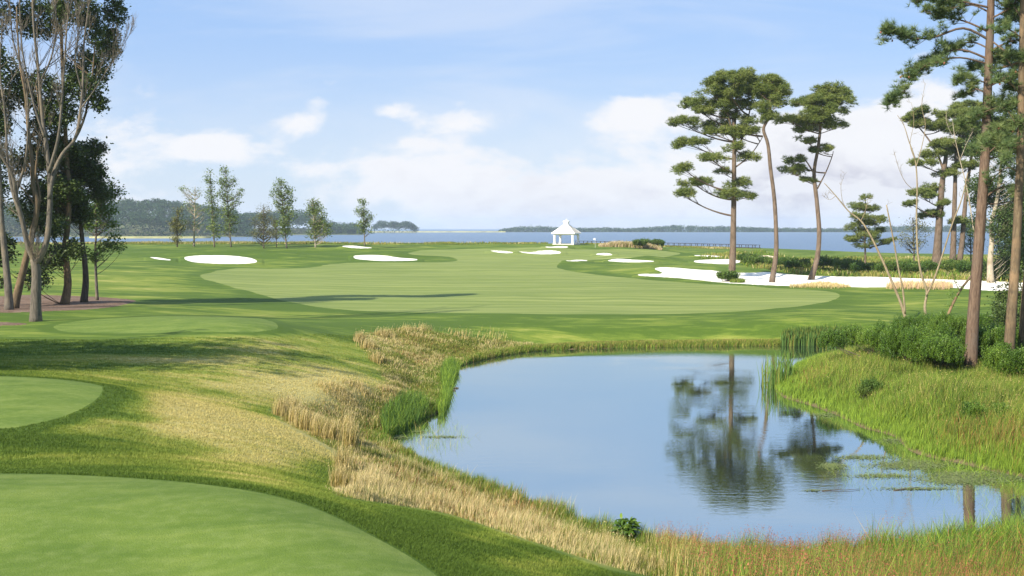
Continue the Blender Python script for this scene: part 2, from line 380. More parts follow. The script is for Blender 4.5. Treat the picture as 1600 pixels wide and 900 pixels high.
zone('fairway', [(313,432),(330,426),(372,419),(470,419),(540,411),(650,410),(712,408),(700,401),(640,397),(660,391),(760,388.6),(880,388.5),(960,389.5),(1040,392.5),(1062,397),
                 (1000,401),(905,407),(872,413),(880,421),(930,429),(1010,437),(1090,443),(1200,450),(1290,455),(1312,462),(1290,472),(1200,483),(1100,489),(900,491),(700,489),(520,482),(455,472),(400,458),(345,443)], 'wide striped fairway running to the bay', k=5)
ZID = np.full((NR - 1, NC - 1), -1); LOCK = np.zeros((NR, NC), bool)
split = {}          # quad -> two triangle owners
for zi, (zn, poly, lab) in enumerate(zones):
    pa = poly[:, 0] / poly[:, 1]; ra = max(2, np.searchsorted(gy, poly[:, 1].min()) - 5); rb = min(NR - 1, np.searchsorted(gy, poly[:, 1].max()) + 6)
    k0 = max(0, np.searchsorted(ga, pa.min()) - 4); k1 = min(NC, np.searchsorted(ga, pa.max()) + 5)
    sl = (slice(ra, rb), slice(k0, k1))
    S = sdf(poly, GX[sl], GY[sl]); nr, nc = S.shape
    S = np.where(S == 0, 1e-6, S)
    best = np.full(S.shape, 9.); tgt = np.zeros(S.shape + (2,)); own = S.copy()
    for ax in (0, 1):
        s0 = S[:-1] if ax == 0 else S[:, :-1]; s1 = S[1:] if ax == 0 else S[:, 1:]
        cr = (s0 * s1) < 0; t = np.where(cr, s0 / (s0 - s1 + 1e-30), 0)
        I, J = np.nonzero(cr)
        for i, j in zip(I, J):
            tt = t[i, j]; di, dj = (1, 0) if ax == 0 else (0, 1)
            if tt < .5:
                if tt < best[i, j]: best[i, j] = tt; tgt[i, j] = (di * tt, dj * tt)
            else:
                if 1 - tt < best[i+di, j+dj]: best[i+di, j+dj] = 1 - tt; tgt[i+di, j+dj] = (-di * (1-tt), -dj * (1-tt))
    mv = (best < 1) & ~LOCK[sl]
    for i, j in zip(*np.nonzero(mv)):
        ii, jj = i + ra, j + k0; ti, tj = tgt[i, j]
        i2 = ii + (1 if ti > 0 else -1 if ti < 0 else 0); j2 = jj + (1 if tj > 0 else -1 if tj < 0 else 0)
        if not (0 <= i2 < NR and 0 <= j2 < NC): continue
        f = max(abs(ti), abs(tj))
        GX[ii, jj] += (gy[i2] * ga[j2] - gy[ii] * ga[jj]) * f; GY[ii, jj] += (gy[i2] - gy[ii]) * f
        GZ[ii, jj] += (GZ[i2, j2] - GZ[ii, jj]) * f
        S[i, j] = 0
    LOCK[sl] |= mv
    q = np.stack([S[:-1, :-1], S[:-1, 1:], S[1:, 1:], S[1:, :-1]], -1); oq = own[:-1, :-1] + own[:-1, 1:] + own[1:, 1:] + own[1:, :-1]
    pos_ = (q > 0).any(-1); neg_ = (q < 0).any(-1)
    inside = np.where(pos_ & ~neg_, True, np.where(neg_ & ~pos_, False, oq > 0))
    Z = ZID[ra:rb-1, k0:k1-1]
    Z[inside & (Z < 0)] = zi
    for i, j in zip(*np.nonzero(pos_ & neg_)):
        c = q[i, j]
        if c[0] == 0 and c[2] == 0: tr = ((0, 1, 2), (0, 2, 3))
        elif c[1] == 0 and c[3] == 0: tr = ((0, 1, 3), (1, 2, 3))
        else: continue
        split[(i + ra, j + k0)] = [(t, zi if sum(c[list(t)]) > 0 else -1) for t in tr]
    # sand lies a little below its turf lip
    if zn.startswith('sand') : 
        GZ[sl] += .2 * np.exp(-(own / 1.8) ** 2) - .16 * np.clip(own / 2.2, 0, 1)
    if zn == 'mulch_bed': GZ[sl] += np.where(own > 0, .05 * np.clip(own / .5, 0, 1), 0)

# attributes: r dry, g lush, b bare shore soil
PX, PY = project(GX, GY, GZ)
def blob(x, y, rx, ry, p=2): return np.exp(-(np.abs((PX - x) / rx) ** p + np.abs((PY - y) / ry) ** p))
dry = .75 * blob(350,612,190,40,2.5) + .75 * blob(260,672,180,32) + .7 * blob(420,712,120,44) + .5 * blob(400,548,140,18) + .25 * blob(500,640,50,60) + .35 * blob(130,437,170,9) + .3 * blob(230,450,90,8) \
    + .45 * blob(120,563,260,7) + .45 * blob(560,620,80,30) + .55 * blob(900,880,190,14) + .35 * blob(760,840,120,14) + .25 * blob(980,424,50,7) + .35*blob(1050,530,250,6) + .35 * blob(520,585,90,30) + .3*blob(200,718,240,8)
lush = blob(205,640,40,40) + .8 * blob(60,690,150,12) + .8 * blob(475,560,55,12) + .7 * blob(640,830,90,26) + .5 * blob(760,880,120,25) + .6 * blob(430,470,120,9) + .5 * blob(350,396,150,8) + .5 * blob(700,505,200,6) + .5*blob(600,402,120,9)
for (x0, y0, x1, y1) in [(225,596,330,612),(330,612,420,640),(420,640,500,676)]:
    for t in np.linspace(0, 1, 6): lush += .35 * blob(x0 + (x1-x0) * t, y0 + (y1-y0) * t, 26, 7)
for zn, pl_, lb_ in zones:
    if zn not in ('tee_green', 'fairway'): continue
    pa = pl_[:, 0] / pl_[:, 1]; ra = max(0, np.searchsorted(gy, pl_[:, 1].min() - 4)); rb = min(NR, np.searchsorted(gy, pl_[:, 1].max() + 4)); k0 = max(0, np.searchsorted(ga, pa.min() - .06)); k1 = min(NC, np.searchsorted(ga, pa.max() + .06))
    S = sdf(pl_, GX[ra:rb, k0:k1], GY[ra:rb, k0:k1]); wd = .55 if zn == 'tee_green' else 1.6
    lush[ra:rb, k0:k1] += (.9 if zn == 'tee_green' else .6) * np.exp(-((S + wd * .6) / wd) ** 2) * (1 if zn == 'tee_green' else .6); dry[ra:rb, k0:k1] *= 1 - .8 * np.exp(-((S + wd * .6) / wd) ** 2)
soil = np.exp(-(np.clip(-PD, 0, 9) / .35) ** 2) * (PD > -5)
ZONE = np.stack([np.clip(dry, 0, 1), np.clip(lush, 0, 1), soil], -1).astype(np.float32)
def zone_at(x, y):
    y = np.maximum(y, 1.6); return np.stack([lerp2(ZONE[..., k], ga, gy, x / y, y) for k in range(3)], -1)

def turf_nodes(nt, darken=1.0):
    """rough grass colour from world position and the dry/lush map"""
    p = pos(nt); z = N(nt, 'ShaderNodeSeparateColor'); L(nt, attr(nt, 'zone').outputs['Color'], z.inputs[0])
    n1 = noise(nt, scaled(nt, p, (.10, .22, .2)), 1., 5., .6, .5)
    n2 = noise(nt, scaled(nt, p, (.35, 1.5, 1.)), 1., 5., .65, .3)
    n3 = noise(nt, p, 14., 4., .7)
    k = math_(nt, 'ADD', z.outputs[0], math_(nt, 'MULTIPLY', math_(nt, 'SUBTRACT', n1, .5), 1.9))
    k = math_(nt, 'ADD', k, math_(nt, 'MULTIPLY', math_(nt, 'SUBTRACT', n2, .5), 1.25))
    k = math_(nt, 'ADD', k, math_(nt, 'MULTIPLY', math_(nt, 'SUBTRACT', n3, .5), .38))
    k = math_(nt, 'ADD', math_(nt, 'SUBTRACT', k, math_(nt, 'MULTIPLY', z.outputs[1], .5)), .12)
    c = ramp(nt, k, [(0., (.060, .110, .013)), (.22, (.115, .172, .022)), (.48, (.205, .240, .042)), (.72, (.34, .315, .095)), (1., (.42, .365, .14))])
    c = mix(nt, maprange(nt, n3, .3, .75, 0, .15), c, (.18, .2, .05))
    c = mix(nt, z.outputs[2], c, (.12, .09, .05))
    return c, n2, n3
m_ground, nt = mat_new('rough_turf'); c, n2, n3 = turf_nodes(nt)
finish(nt, c, .9, .12, bump=math_(nt, 'ADD', n3, n2), bstr=.3, bdist=.05)
m_blade, nt = mat_new('rough_blades'); c, n2, n3 = turf_nodes(nt)
t_ = attr(nt, 'tint').outputs['Fac']
c = mix(nt, t_, c, mix(nt, 1., c, (1.4, 1.35, 1.25), 'MULTIPLY')); finish(nt, c, .7, .2, transl=.25)

m_fair, nt = mat_new('fairway_turf'); p = pos(nt)
n1 = noise(nt, scaled(nt, p, (.035, .30, .2), (0, 0, .04)), 1., 4., .55, .3); n2 = noise(nt, scaled(nt, p, (.25, .9, 1)), 1., 5., .6); n3 = noise(nt, p, 9., 3., .6)
w = N(nt, 'ShaderNodeTexWave', wave_type='BANDS', bands_direction='Y'); L(nt, scaled(nt, p, (.05, 1, 1), (0, 0, .03)), w.inputs['Vector'])
w.inputs['Scale'].default_value = .085; w.inputs['Distortion'].default_value = 4.; w.inputs['Detail'].default_value = 2.; w.inputs['Detail Scale'].default_value = .6
k = math_(nt, 'ADD', math_(nt, 'MULTIPLY', w.outputs['Fac'], .22), math_(nt, 'MULTIPLY', n1, .95)); k = math_(nt, 'ADD', k, math_(nt, 'MULTIPLY', math_(nt, 'SUBTRACT', n2, .5), .5))
c = ramp(nt, k, [(.15, (.088, .140, .026)), (.5, (.148, .196, .044)), (.9, (.245, .280, .080))])
c = mix(nt, maprange(nt, n3, .3, .7, 0, .25), c, (.24, .27, .09)); finish(nt, c, .85, .15, bump=n3, bstr=.25, bdist=.03)

m_tee, nt = mat_new('tee_turf'); p = pos(nt)
n1 = noise(nt, scaled(nt, p, (.45, 1.2, 1)), 1., 4., .55, .6); n2 = noise(nt, p, 42., 3., .7); n3 = noise(nt, p, 5., 4., .6)
c = ramp(nt, n1, [(.32, (.085, .142, .019)), (.5, (.122, .182, .028)), (.68, (.185, .238, .048))])
c = mix(nt, maprange(nt, n2, .35, .65, 0, .55), c, (.085, .135, .022)); c = mix(nt, maprange(nt, n3, .45, .75, 0, .3), c, (.23, .28, .09))
finish(nt, c, .85, .15, bump=n2, bstr=.6, bdist=.02)

m_sand, nt = mat_new('white_sand'); p = pos(nt)
n1 = noise(nt, p, .5, 4.); n2 = noise(nt, scaled(nt, p, (.6, 3, 1)), 2., 4.)
c = mix(nt, maprange(nt, n1, .3, .7), (.86, .84, .77), (.76, .70, .58)); finish(nt, c, .95, .05, bump=n2, bstr=.35, bdist=.08)
m_pink, nt = mat_new('bare_sand'); p = pos(nt); n1 = noise(nt, p, 1.2, 5.)
finish(nt, mix(nt, maprange(nt, n1, .35, .65), (.78, .70, .55), (.66, .46, .30)), .95, .05, bump=n1, bstr=.6, bdist=.2)
m_mulch, nt = mat_new('mulch'); p = pos(nt); n1 = noise(nt, p, 6., 6., .75); n2 = noise(nt, p, .5, 3.)
c = mix(nt, maprange(nt, n1, .35, .65), (.09, .055, .035), (.27, .19, .14)); c = mix(nt, maprange(nt, n2, .45, .7, 0, .6), c, (.26, .195, .15)); finish(nt, c, .95, .05, bump=n1, bstr=.9, bdist=.12)

ii, jj = np.meshgrid(np.arange(NR - 1), np.arange(NC - 1), indexing='ij')
Q = np.stack([ii * NC + jj, ii * NC + jj + 1, (ii + 1) * NC + jj + 1, (ii + 1) * NC + jj], -1)
VV = np.stack([GX, GY, GZ], -1).reshape(-1, 3); ZF = ZONE.reshape(-1, 3)
issplit = np.zeros(ZID.shape, bool); tri_own = {}
for (i, j), ts in split.items():
    if ZID[i, j] >= 0: continue
    issplit[i, j] = True
    for t, w_ in ts: tri_own.setdefault(w_, []).append(Q[i, j][list(t)])
def ground_piece(name, zi, mat, label, cat):
    q = Q[(ZID == zi) & ~issplit]; t = np.array(tri_own.get(zi, []), int).reshape(-1, 3)
    V = VV; Z_ = ZF
    if zi == -1:      # behind and beside the camera the sheet goes on
        k = len(VV); V = np.concatenate([VV, [[-60, 1.45, 5.], [60, 1.45, 3.], [-90, -90, 5.], [90, -90, 4.], [-3.9, 1.45, 7.3], [3.9, 1.45, 7.3]]])
        Z_ = np.concatenate([ZF, np.zeros((6, 3), np.float32)]); t = np.concatenate([t, [[k+2, k+3, k+5], [k+2, k+5, k+4], [k+3, k+1, k+5], [k, k+2, k+4]]])
    if len(q) + len(t) == 0: print('EMPTY ZONE', label); return None
    used = np.unique(np.concatenate([q.ravel(), t.ravel()])); mp = np.zeros(len(V), int); mp[used] = np.arange(len(used))
    me = make_mesh(name, V[used], mp[t] if len(t) else None, mp[q] if len(q) else None, {'zone': Z_[used]}, True)
    return tag(obj(name, me, mat), label, cat, kind='structure')
ground_piece('ground', -1, m_ground, 'mown rough grass covering the land between pond, fairway and bay', 'ground')
for zi, (zn, poly, lab) in enumerate(zones):
    ground_piece(zn, zi, {'tee_green': m_tee, 'fairway': m_fair, 'mulch_bed': m_mulch}.get(zn, m_pink if 'pinkish' in lab else m_sand), lab,
                 {'tee_green': 'tee', 'fairway': 'fairway', 'mulch_bed': 'mulch bed', 'sand_waste': 'sand'}.get(zn, 'bunker'))

# ------------------------------------------------------------------ water
m_pond, nt = mat_new('pond_water'); p = pos(nt)
r1 = noise(nt, scaled(nt, p, (.9, 2.6, 1)), 1.3, 3., .5); r2 = noise(nt, scaled(nt, p, (3, 9, 1)), 1.5, 2., .5)
calm = maprange(nt, noise(nt, scaled(nt, p, (.09, .16, 1)), 1., 2.), .42, .62, .12, 1.)
hh = math_(nt, 'MULTIPLY', math_(nt, 'ADD', r1, math_(nt, 'MULTIPLY', r2, .5)), calm)
b = N(nt, 'ShaderNodeBump'); b.inputs['Strength'].default_value = .035; b.inputs['Distance'].default_value = .09; L(nt, hh, b.inputs['Height'])
g = N(nt, 'ShaderNodeBsdfGlossy'); g.inputs['Roughness'].default_value = .006; g.inputs['Color'].default_value = (.76, .80, .76, 1); L(nt, b.outputs[0], g.inputs['Normal'])
dd = N(nt, 'ShaderNodeBsdfDiffuse'); dd.inputs['Color'].default_value = (.06, .085, .075, 1)
fr = N(nt, 'ShaderNodeFresnel'); fr.inputs['IOR'].default_value = 1.36; L(nt, b.outputs[0], fr.inputs['Normal'])
ms = N(nt, 'ShaderNodeMixShader'); L(nt, maprange(nt, fr.outputs[0], .02, .45, .1, .92), ms.inputs[0]); L(nt, dd.outputs[0], ms.inputs[1]); L(nt, g.outputs[0], ms.inputs[2])
L(nt, ms.outputs[0], N(nt, 'ShaderNodeOutputMaterial').inputs[0])
# the pond sheet runs a little under its banks
import bmesh
bm = bmesh.new(); pc = pond.mean(0)
nrm = []
for i in range(len(pond)):
    tv = pond[(i+1) % len(pond)] - pond[i-1]; nv = np.array([tv[1], -tv[0]]); nrm.append(nv / (np.linalg.norm(nv) + 1e-9))
nrm = np.array(nrm); test = sdf(pond, *(pond + nrm * .2).T)
nrm[test > 0] *= -1
vs = [bm.verts.new((*(pond[i] + nrm[i] * .12), 0.03)) for i in range(len(pond))]
bm.faces.new(vs); bmesh.ops.triangulate(bm, faces=bm.faces[:])
me = bpy.data.meshes.new('pond_water'); bm.to_mesh(me); bm.free()
tag(obj('pond_water', me, m_pond), 'calm pond mirroring the sky and the pines', 'water', kind='structure')

m_bay, nt = mat_new('bay_water'); p = pos(nt)
r1 = noise(nt, scaled(nt, p, (.06, .30, 1)), 1.0, 6., .7); r2 = noise(nt, scaled(nt, p, (.003, .02, 1)), 1., 4., .6)
c = mix(nt, maprange(nt, r1, .38, .62), (.05, .10, .16), (.125, .19, .265)); c = mix(nt, maprange(nt, r2, .4, .65, 0, .5), c, (.08, .14, .24))
pb = finish(nt, c, .32, .5, bump=r1, bstr=.9, bdist=1.2)
me = make_mesh('bay_water', [(-9000, 150, -1), (9000, 150, -1), (9000, 9000, -1), (-9000, 9000, -1)], quads=[(0, 1, 2, 3)])
tag(obj('bay_water', me, m_bay), 'rippled blue bay stretching to the far shore', 'water', kind='structure')
# ------------------------------------------------------------------ camera, sun, sky, air
cam = bpy.data.objects.new('camera', bpy.data.cameras.new('camera')); C.objects.link(cam)
cam.location = (0, 0, EYE); cam.rotation_euler = (math.pi / 2 - PIT, 0, 0)
cam.data.sensor_width = 36; cam.data.lens = 36; cam.data.clip_start = .1; cam.data.clip_end = 30000
sc = bpy.context.scene; sc.camera = cam
sc.view_settings.view_transform = 'Standard'; sc.view_settings.look = 'None'; sc.view_settings.exposure = EXPO = .95
sc.view_settings.gamma = 1; sc.view_settings.use_curve_mapping = False
sc.cycles.use_denoising = True; sc.cycles.max_bounces = 6; sc.cycles.diffuse_bounces = 3; sc.cycles.glossy_bounces = 3
sc.cycles.transparent_max_bounces = 8; sc.cycles.volume_bounces = 1; sc.cycles.sample_clamp_indirect = 6
sc.cycles.use_adaptive_sampling = True; sc.cycles.adaptive_threshold = .01
ELEV = R(34); SX, SY = -.69, -.72
sun = bpy.data.objects.new('sun', bpy.data.lights.new('sun', 'SUN')); C.objects.link(sun)
sun.data.energy = 4.8; sun.data.angle = R(.5); sun.data.color = (1, .91, .78)
from mathutils import Vector
l_ = math.hypot(SX, SY); sd = Vector((SX / l_ * math.cos(ELEV), SY / l_ * math.cos(ELEV), math.sin(ELEV)))
sun.rotation_euler = (-sd).to_track_quat('-Z', 'Y').to_euler(); sun.location = sd * 100
w = bpy.data.worlds.new('World'); sc.world = w; w.use_nodes = True; nt = w.node_tree; nt.nodes.clear()
sky = N(nt, 'ShaderNodeTexSky', sky_type='NISHITA', sun_disc=False, sun_elevation=ELEV, sun_rotation=math.atan2(SX, SY), air_density=1., dust_density=.6, ozone_density=2.2)
tc = N(nt, 'ShaderNodeTexCoord').outputs['Generated']; sp = N(nt, 'ShaderNodeSeparateXYZ'); L(nt, tc, sp.inputs[0])
ay = math_(nt, 'MAXIMUM', math_(nt, 'ABSOLUTE', sp.outputs[1]), .25)
u = math_(nt, 'DIVIDE', sp.outputs[0], ay); v = math_(nt, 'DIVIDE', sp.outputs[2], ay)
def comb(a, b, c=0.):
    n = N(nt, 'ShaderNodeCombineXYZ')
    for i, x in enumerate((a, b, c)):
        if isinstance(x, (int, float)): n.inputs[i].default_value = x
        else: L(nt, x, n.inputs[i])
    return n.outputs[0]
uv = comb(u, math_(nt, 'MULTIPLY', v, 1.9), 0.)
def gb_(px, py, rx, ry):
    a = math_(nt, 'MULTIPLY', math_(nt, 'SUBTRACT', u, (px - 800) / F), F / rx); b = math_(nt, 'MULTIPLY', math_(nt, 'SUBTRACT', v, (HZ - py) / F), F / ry)
    r = math_(nt, 'ADD', math_(nt, 'MULTIPLY', a, a), math_(nt, 'MULTIPLY', b, b))
    return math_(nt, 'POWER', 2.718, math_(nt, 'MULTIPLY', r, -1.))
def clouds(off):
    q = scaled(nt, uv, (1, 1, 1), loc=off)
    big = noise(nt, q, 7.5, 7., .58, .25); fine = noise(nt, q, 26., 5., .6, .2)
    return big, math_(nt, 'ADD', math_(nt, 'MULTIPLY', big, .8), math_(nt, 'MULTIPLY', fine, .2))
big, cl = clouds((3.1, 1.7, 0)); big2, cl2 = clouds((3.1 + .018, 1.7 - .03, 0))
bias = None
for px, py, rx, ry, k in [(1420,235,110,110,.46),(1250,290,120,80,.36),(1200,230,90,50,.25),(1000,180,100,45,.34),(1040,300,120,60,.26),(740,185,110,24,.28),(660,260,150,50,.15),(700,300,110,45,.14),
                          (340,225,60,24,.20),(500,160,40,16,.18),(525,131,34,12,.15),(470,192,60,18,.16),(610,175,40,18,.2),(240,250,170,50,.15),(450,250,120,40,.12),(880,330,200,50,.08),(1330,330,260,50,.12),(500,345,400,50,.05)]:
    g_ = math_(nt, 'MULTIPLY', gb_(px, py, rx, ry), k); bias = g_ if bias is None else math_(nt, 'ADD', bias, g_)
low = maprange(nt, v, .0, .17, .01, -.13, True)
bias = math_(nt, 'ADD', bias, low)
dens = math_(nt, 'ADD', cl, bias)
mask = maprange(nt, dens, .53, .68, 0, .97, True)
wisp = noise(nt, scaled(nt, uv, (1, 1, 1), (0, 0, -.32), (1.3, .4, 0)), 2.2, 6., .55, .8)
wisp = noise(nt, scaled(nt, uv, (1.6, 4.2, 1), (0, 0, -.30), (5.3, .4, 0)), 1.5, 6., .55, .6)
wm = maprange(nt, wisp, .42, .72, 0, .36, True)
rel = maprange(nt, math_(nt, 'SUBTRACT', cl, cl2), -.035, .05, 0, 1)          # lit side of each billow (sun upper left)
body = maprange(nt, math_(nt, 'ADD', math_(nt, 'ADD', cl, math_(nt, 'MULTIPLY', bias, .35)), maprange(nt, v, 0., .13, .07, -.07)), .55, .80, 0, 1, True)
shade = math_(nt, 'MULTIPLY', body, math_(nt, 'SUBTRACT', 1., math_(nt, 'MULTIPLY', rel, .8)))
CS = 1.0
ccol = mix(nt, shade, (5.25 * CS, 5.25 * CS, 5.4 * CS), (3.5 * CS, 3.45 * CS, 3.95 * CS))
# clear sky between the clouds: Nishita, paled a little by thin high cloud
skyc = mix(nt, 1., sky.outputs[0], (1.0, 1.0, 1.0), 'MULTIPLY')
pale = maprange(nt, v, .0, .2, .5, .05, True)
skyc = mix(nt, .85, skyc, mix(nt, maprange(nt, v, .02, .22, 0, 1, True), (3.5, 4.1, 5.0), (2.05, 3.15, 5.2)))
skyc = mix(nt, wm, skyc, (4.9, 5.0, 5.3))
fin = mix(nt, mask, skyc, ccol)
bg = N(nt, 'ShaderNodeBackground'); bg.inputs['Strength'].default_value = .095; L(nt, fin, bg.inputs[0]); L(nt, bg.outputs[0], N(nt, 'ShaderNodeOutputWorld').inputs[0])

# air between here and the far shore
m_air = bpy.data.materials.new('air'); m_air.use_nodes = True; nt = m_air.node_tree; nt.nodes.clear()
pv = N(nt, 'ShaderNodeVolumePrincipled'); pv.inputs['Color'].default_value = (.80, .90, 1., 1); pv.inputs['Density'].default_value = 1.25e-4; pv.inputs['Anisotropy'].default_value = .2
L(nt, pv.outputs[0], N(nt, 'ShaderNodeOutputMaterial').inputs['Volume'])
hz = MB(); hz.box((-9500, -150, -5), (9500, 9500, 85)); tag(hz.build('haze', m_air), 'thin blue haze over the bay', 'haze', kind='stuff')

# ------------------------------------------------------------------ materials for plants
b_pine = bark_mat('pine_bark', (.075, .05, .036), (.165, .115, .08), (.13, .10, .075), scale=.9, bstr=.8)
b_pine_far = bark_mat('pine_bark_far', (.085, .062, .044), (.18, .135, .098), (.14, .11, .085), vs=(3, 3, 1), scale=.9)
b_grey = bark_mat('grey_bark', (.078, .069, .056), (.165, .145, .115), (.21, .17, .115), bstr=.5)
b_dark = bark_mat('dark_bark', (.05, .042, .035), (.11, .09, .07), (.08, .07, .05))
b_pale = bark_mat('pale_bark', (.26, .23, .17), (.42, .36, .27), (.22, .17, .10), bstr=.3)
b_dead = bark_mat('dead_wood', (.17, .135, .085), (.30, .25, .16), (.20, .15, .085), bstr=.3)
b_tan = bark_mat('tan_bark', (.075, .055, .036), (.165, .125, .075), (.24, .16, .09), bstr=.5)
l_pine = leaf_mat('pine_needles', [(.07, .105, .024), (.125, .17, .036), (.195, .23, .056), (.29, .30, .09)], .22, .5, .3, .5)
l_pine2 = leaf_mat('pine_needles_grey', [(.05, .09, .03), (.09, .145, .05), (.15, .20, .06), (.24, .26, .09)], .25, .5, .3, .5)
l_oak = leaf_mat('oak_leaves', [(.028, .050, .014), (.045, .075, .018), (.07, .105, .024), (.13, .15, .035)], .15, .45, .3, .3)
l_young = leaf_mat('young_leaves', [(.09, .14, .035), (.13, .19, .045), (.18, .235, .06), (.25, .29, .09)], .3, .5, .3, .4)
l_olive = leaf_mat('olive_leaves', [(.09, .105, .03), (.14, .15, .04), (.19, .185, .06), (.23, .20, .08)], .25, .6, .2, .4)
l_bush = leaf_mat('bush_leaves', [(.045, .095, .012), (.08, .155, .018), (.13, .22, .026), (.21, .30, .04)], .3, .45, .35, .9)
l_scrub = leaf_mat('scrub_leaves', [(.045, .10, .018), (.07, .14, .022), (.11, .18, .03), (.17, .22, .045)], .25, .5, .3, .3)
l_wood = leaf_mat('distant_wood', [(.018, .046, .020), (.028, .062, .024), (.045, .085, .03), (.075, .11, .04)], .1, .7, .1, .05)
l_holly = leaf_mat('broad_leaves', [(.03, .06, .018), (.05, .09, .025), (.085, .13, .035), (.15, .18, .06)], .25, .5, .3, .4)
m_cone = flat_mat('pine_cone', (.22, .09, .05), .8)

def tuft(n=9, length=.4, width=.07, up=.2, seed=0):
    r = np.random.default_rng(seed); V = []; T = []
    for i in range(n):
        d = r.normal(size=3); d[2] = abs(d[2]) * .8 + up; d /= np.linalg.norm(d)
        s = np.cross(d, r.normal(size=3)); s /= np.linalg.norm(s)
        l = length * (.7 + .5 * r.random()); o = d * length * .05
        V += [o - s * width / 2, o + s * width / 2, o + d * l]; T.append((3*i, 3*i+1, 3*i+2))
    return np.array(V), np.array(T)
LEAF = np.array([(-.5, 0, 0), (0, -.32, .06), (.5, 0, 0), (0, .32, .06)]); LEAFT = np.array([(0, 1, 2), (0, 2, 3)])

def bez(p0, p1, p2, k=6):
    t = np.linspace(0, 1, k)[:, None]; return (1-t)**2 * p0 + 2*t*(1-t) * p1 + t*t * p2

def path3(pts, Y, dy=0.):
    """trunk line from photo points at depth Y; dy drifts along the line"""
    P_ = np.array([at(x, y, Y + dy * i / max(1, len(pts) - 1)) for i, (x, y) in enumerate(pts)])
    return catmull(P_, 4, closed=False)
def taper(n, r0, r1, flare=1.35):
    t = np.linspace(0, 1, n); r = r0 + (r1 - r0) * t; r *= 1 + (flare - 1) * np.exp(-t * n / 2.2); return r

def attach(tr, p, slope=.35):
    """where on the trunk a limb for point p starts"""
    h = np.hypot(p[0] - tr[:, 0], p[1] - tr[:, 1]); want = p[2] - slope * h
    return int(np.argmin(np.abs(tr[:, 2] - want)))

def pine(name, base, path, pads, r0, r1, label, group=None, tsize=.42, tw=.07, dens=1., bark=None, leaf=None, forks=(), extra=4, cat='pine tree'):
    b = hit(*base); Y = b[1]; t = empty(name, b, label, cat, group)
    tr = path3([base] + path, Y); tr[0] = b; tr[0][2] -= .15
    tm = MB(); n = len(tr); rad = taper(n, r0, r1)
    tm.tube(tr, rad, 9, cap=True, wob=.08)
    for fk in forks:
        f = path3(fk[1], Y, fk[2] if len(fk) > 2 else 0.); tm.tube(f, np.linspace(fk[0], fk[0] * .35, len(f)), 6)
        tr = np.concatenate([tr, f])
    m = Y / F; cr = MB(); T, TT = tuft(10, tsize * 1.15, tw * .8, .25, 3)
    padl = []
    for (px, py, hw, hh) in pads:
        c = at(px, py, Y); k = attach(tr, c); off = abs(c[0] - tr[k][0])
        c[1] += rng.uniform(-1, 1) * (.35 * off + .5 * hw * m); padl.append((c, hw * m * 1.15, hh * m * (1.55 if py < 200 else 1.3)))
    for _ in range(extra):
        c, rx, rz = padl[rng.integers(len(padl))]; k = attach(tr, c); c2 = c.copy(); c2[0] = tr[k][0] + (c[0] - tr[k][0]) * rng.uniform(.1, .5)
        c2[1] += rng.choice([-1, 1]) * rng.uniform(1.2, 2.6); padl.append((c2, rx * .8, rz * .8))
    for c, rx, rz in padl:
        k = attach(tr, c - [0, 0, rz * .5]); s = tr[k]; e = c - [0, 0, rz * .45]
        mid = (s + e) / 2 - [0, 0, .12 * np.linalg.norm(e - s)] + rng.normal(0, .15, 3)
        br = bez(s, mid, e, 8); r_ = max(.045, min(.16, .03 * np.linalg.norm(e - s))); tm.tube(br, np.linspace(r_, .05, 8), 5, cap=False)
        ns = max(5, int(rx * 4.4)); 
        ang = rng.random(ns) * 2 * math.pi; q = np.sqrt(rng.random(ns)) * .88
        sc_ = np.stack([c[0] + np.cos(ang) * q * rx, c[1] + np.sin(ang) * q * rx, c[2] + rz * (.75 * np.sqrt(1 - q * q) - .55) + rng.normal(0, .12 * rz, ns)], -1)
        for z in sc_:
            i0 = rng.integers(3, 8); m2 = (br[min(i0, 7)] + z) / 2 - [0, 0, .1]
            tm.tube(bez(br[min(i0, 7)], m2, z - [0, 0, .1], 4), np.linspace(.04, .02, 4), 3, cap=False)
        nt_ = int(46 * dens * max(1, rx / 2.)); cl_r = min(.75, .36 * rx + .1)
        for z in sc_:
            k_ = int(nt_ * rng.uniform(.6, 1.3)); pp = rng.normal(0, 1, (k_, 3)); pp /= np.linalg.norm(pp, axis=1)[:, None] + 1e-6; pp *= (rng.random(k_) ** .45)[:, None]
            pp *= [cl_r * 1.25, cl_r * 1.25, min(cl_r * .85, rz * .9)]; pp += z + rng.normal(0, .16, 3)
            cr.scatter(T, TT, pp, rng.uniform(.7, 1.15, k_), tint=np.clip(rng.normal(.45, .18, k_) + .12 * rng.normal(), 0, 1), tiltmax=.7)
    tm.build('trunk', bark or b_pine_far, t, smooth=True).matrix_parent_inverse = t.matrix_basis.inverted()
    cr.build('crown', leaf or l_pine, t).matrix_parent_inverse = t.matrix_basis.inverted()
    return t

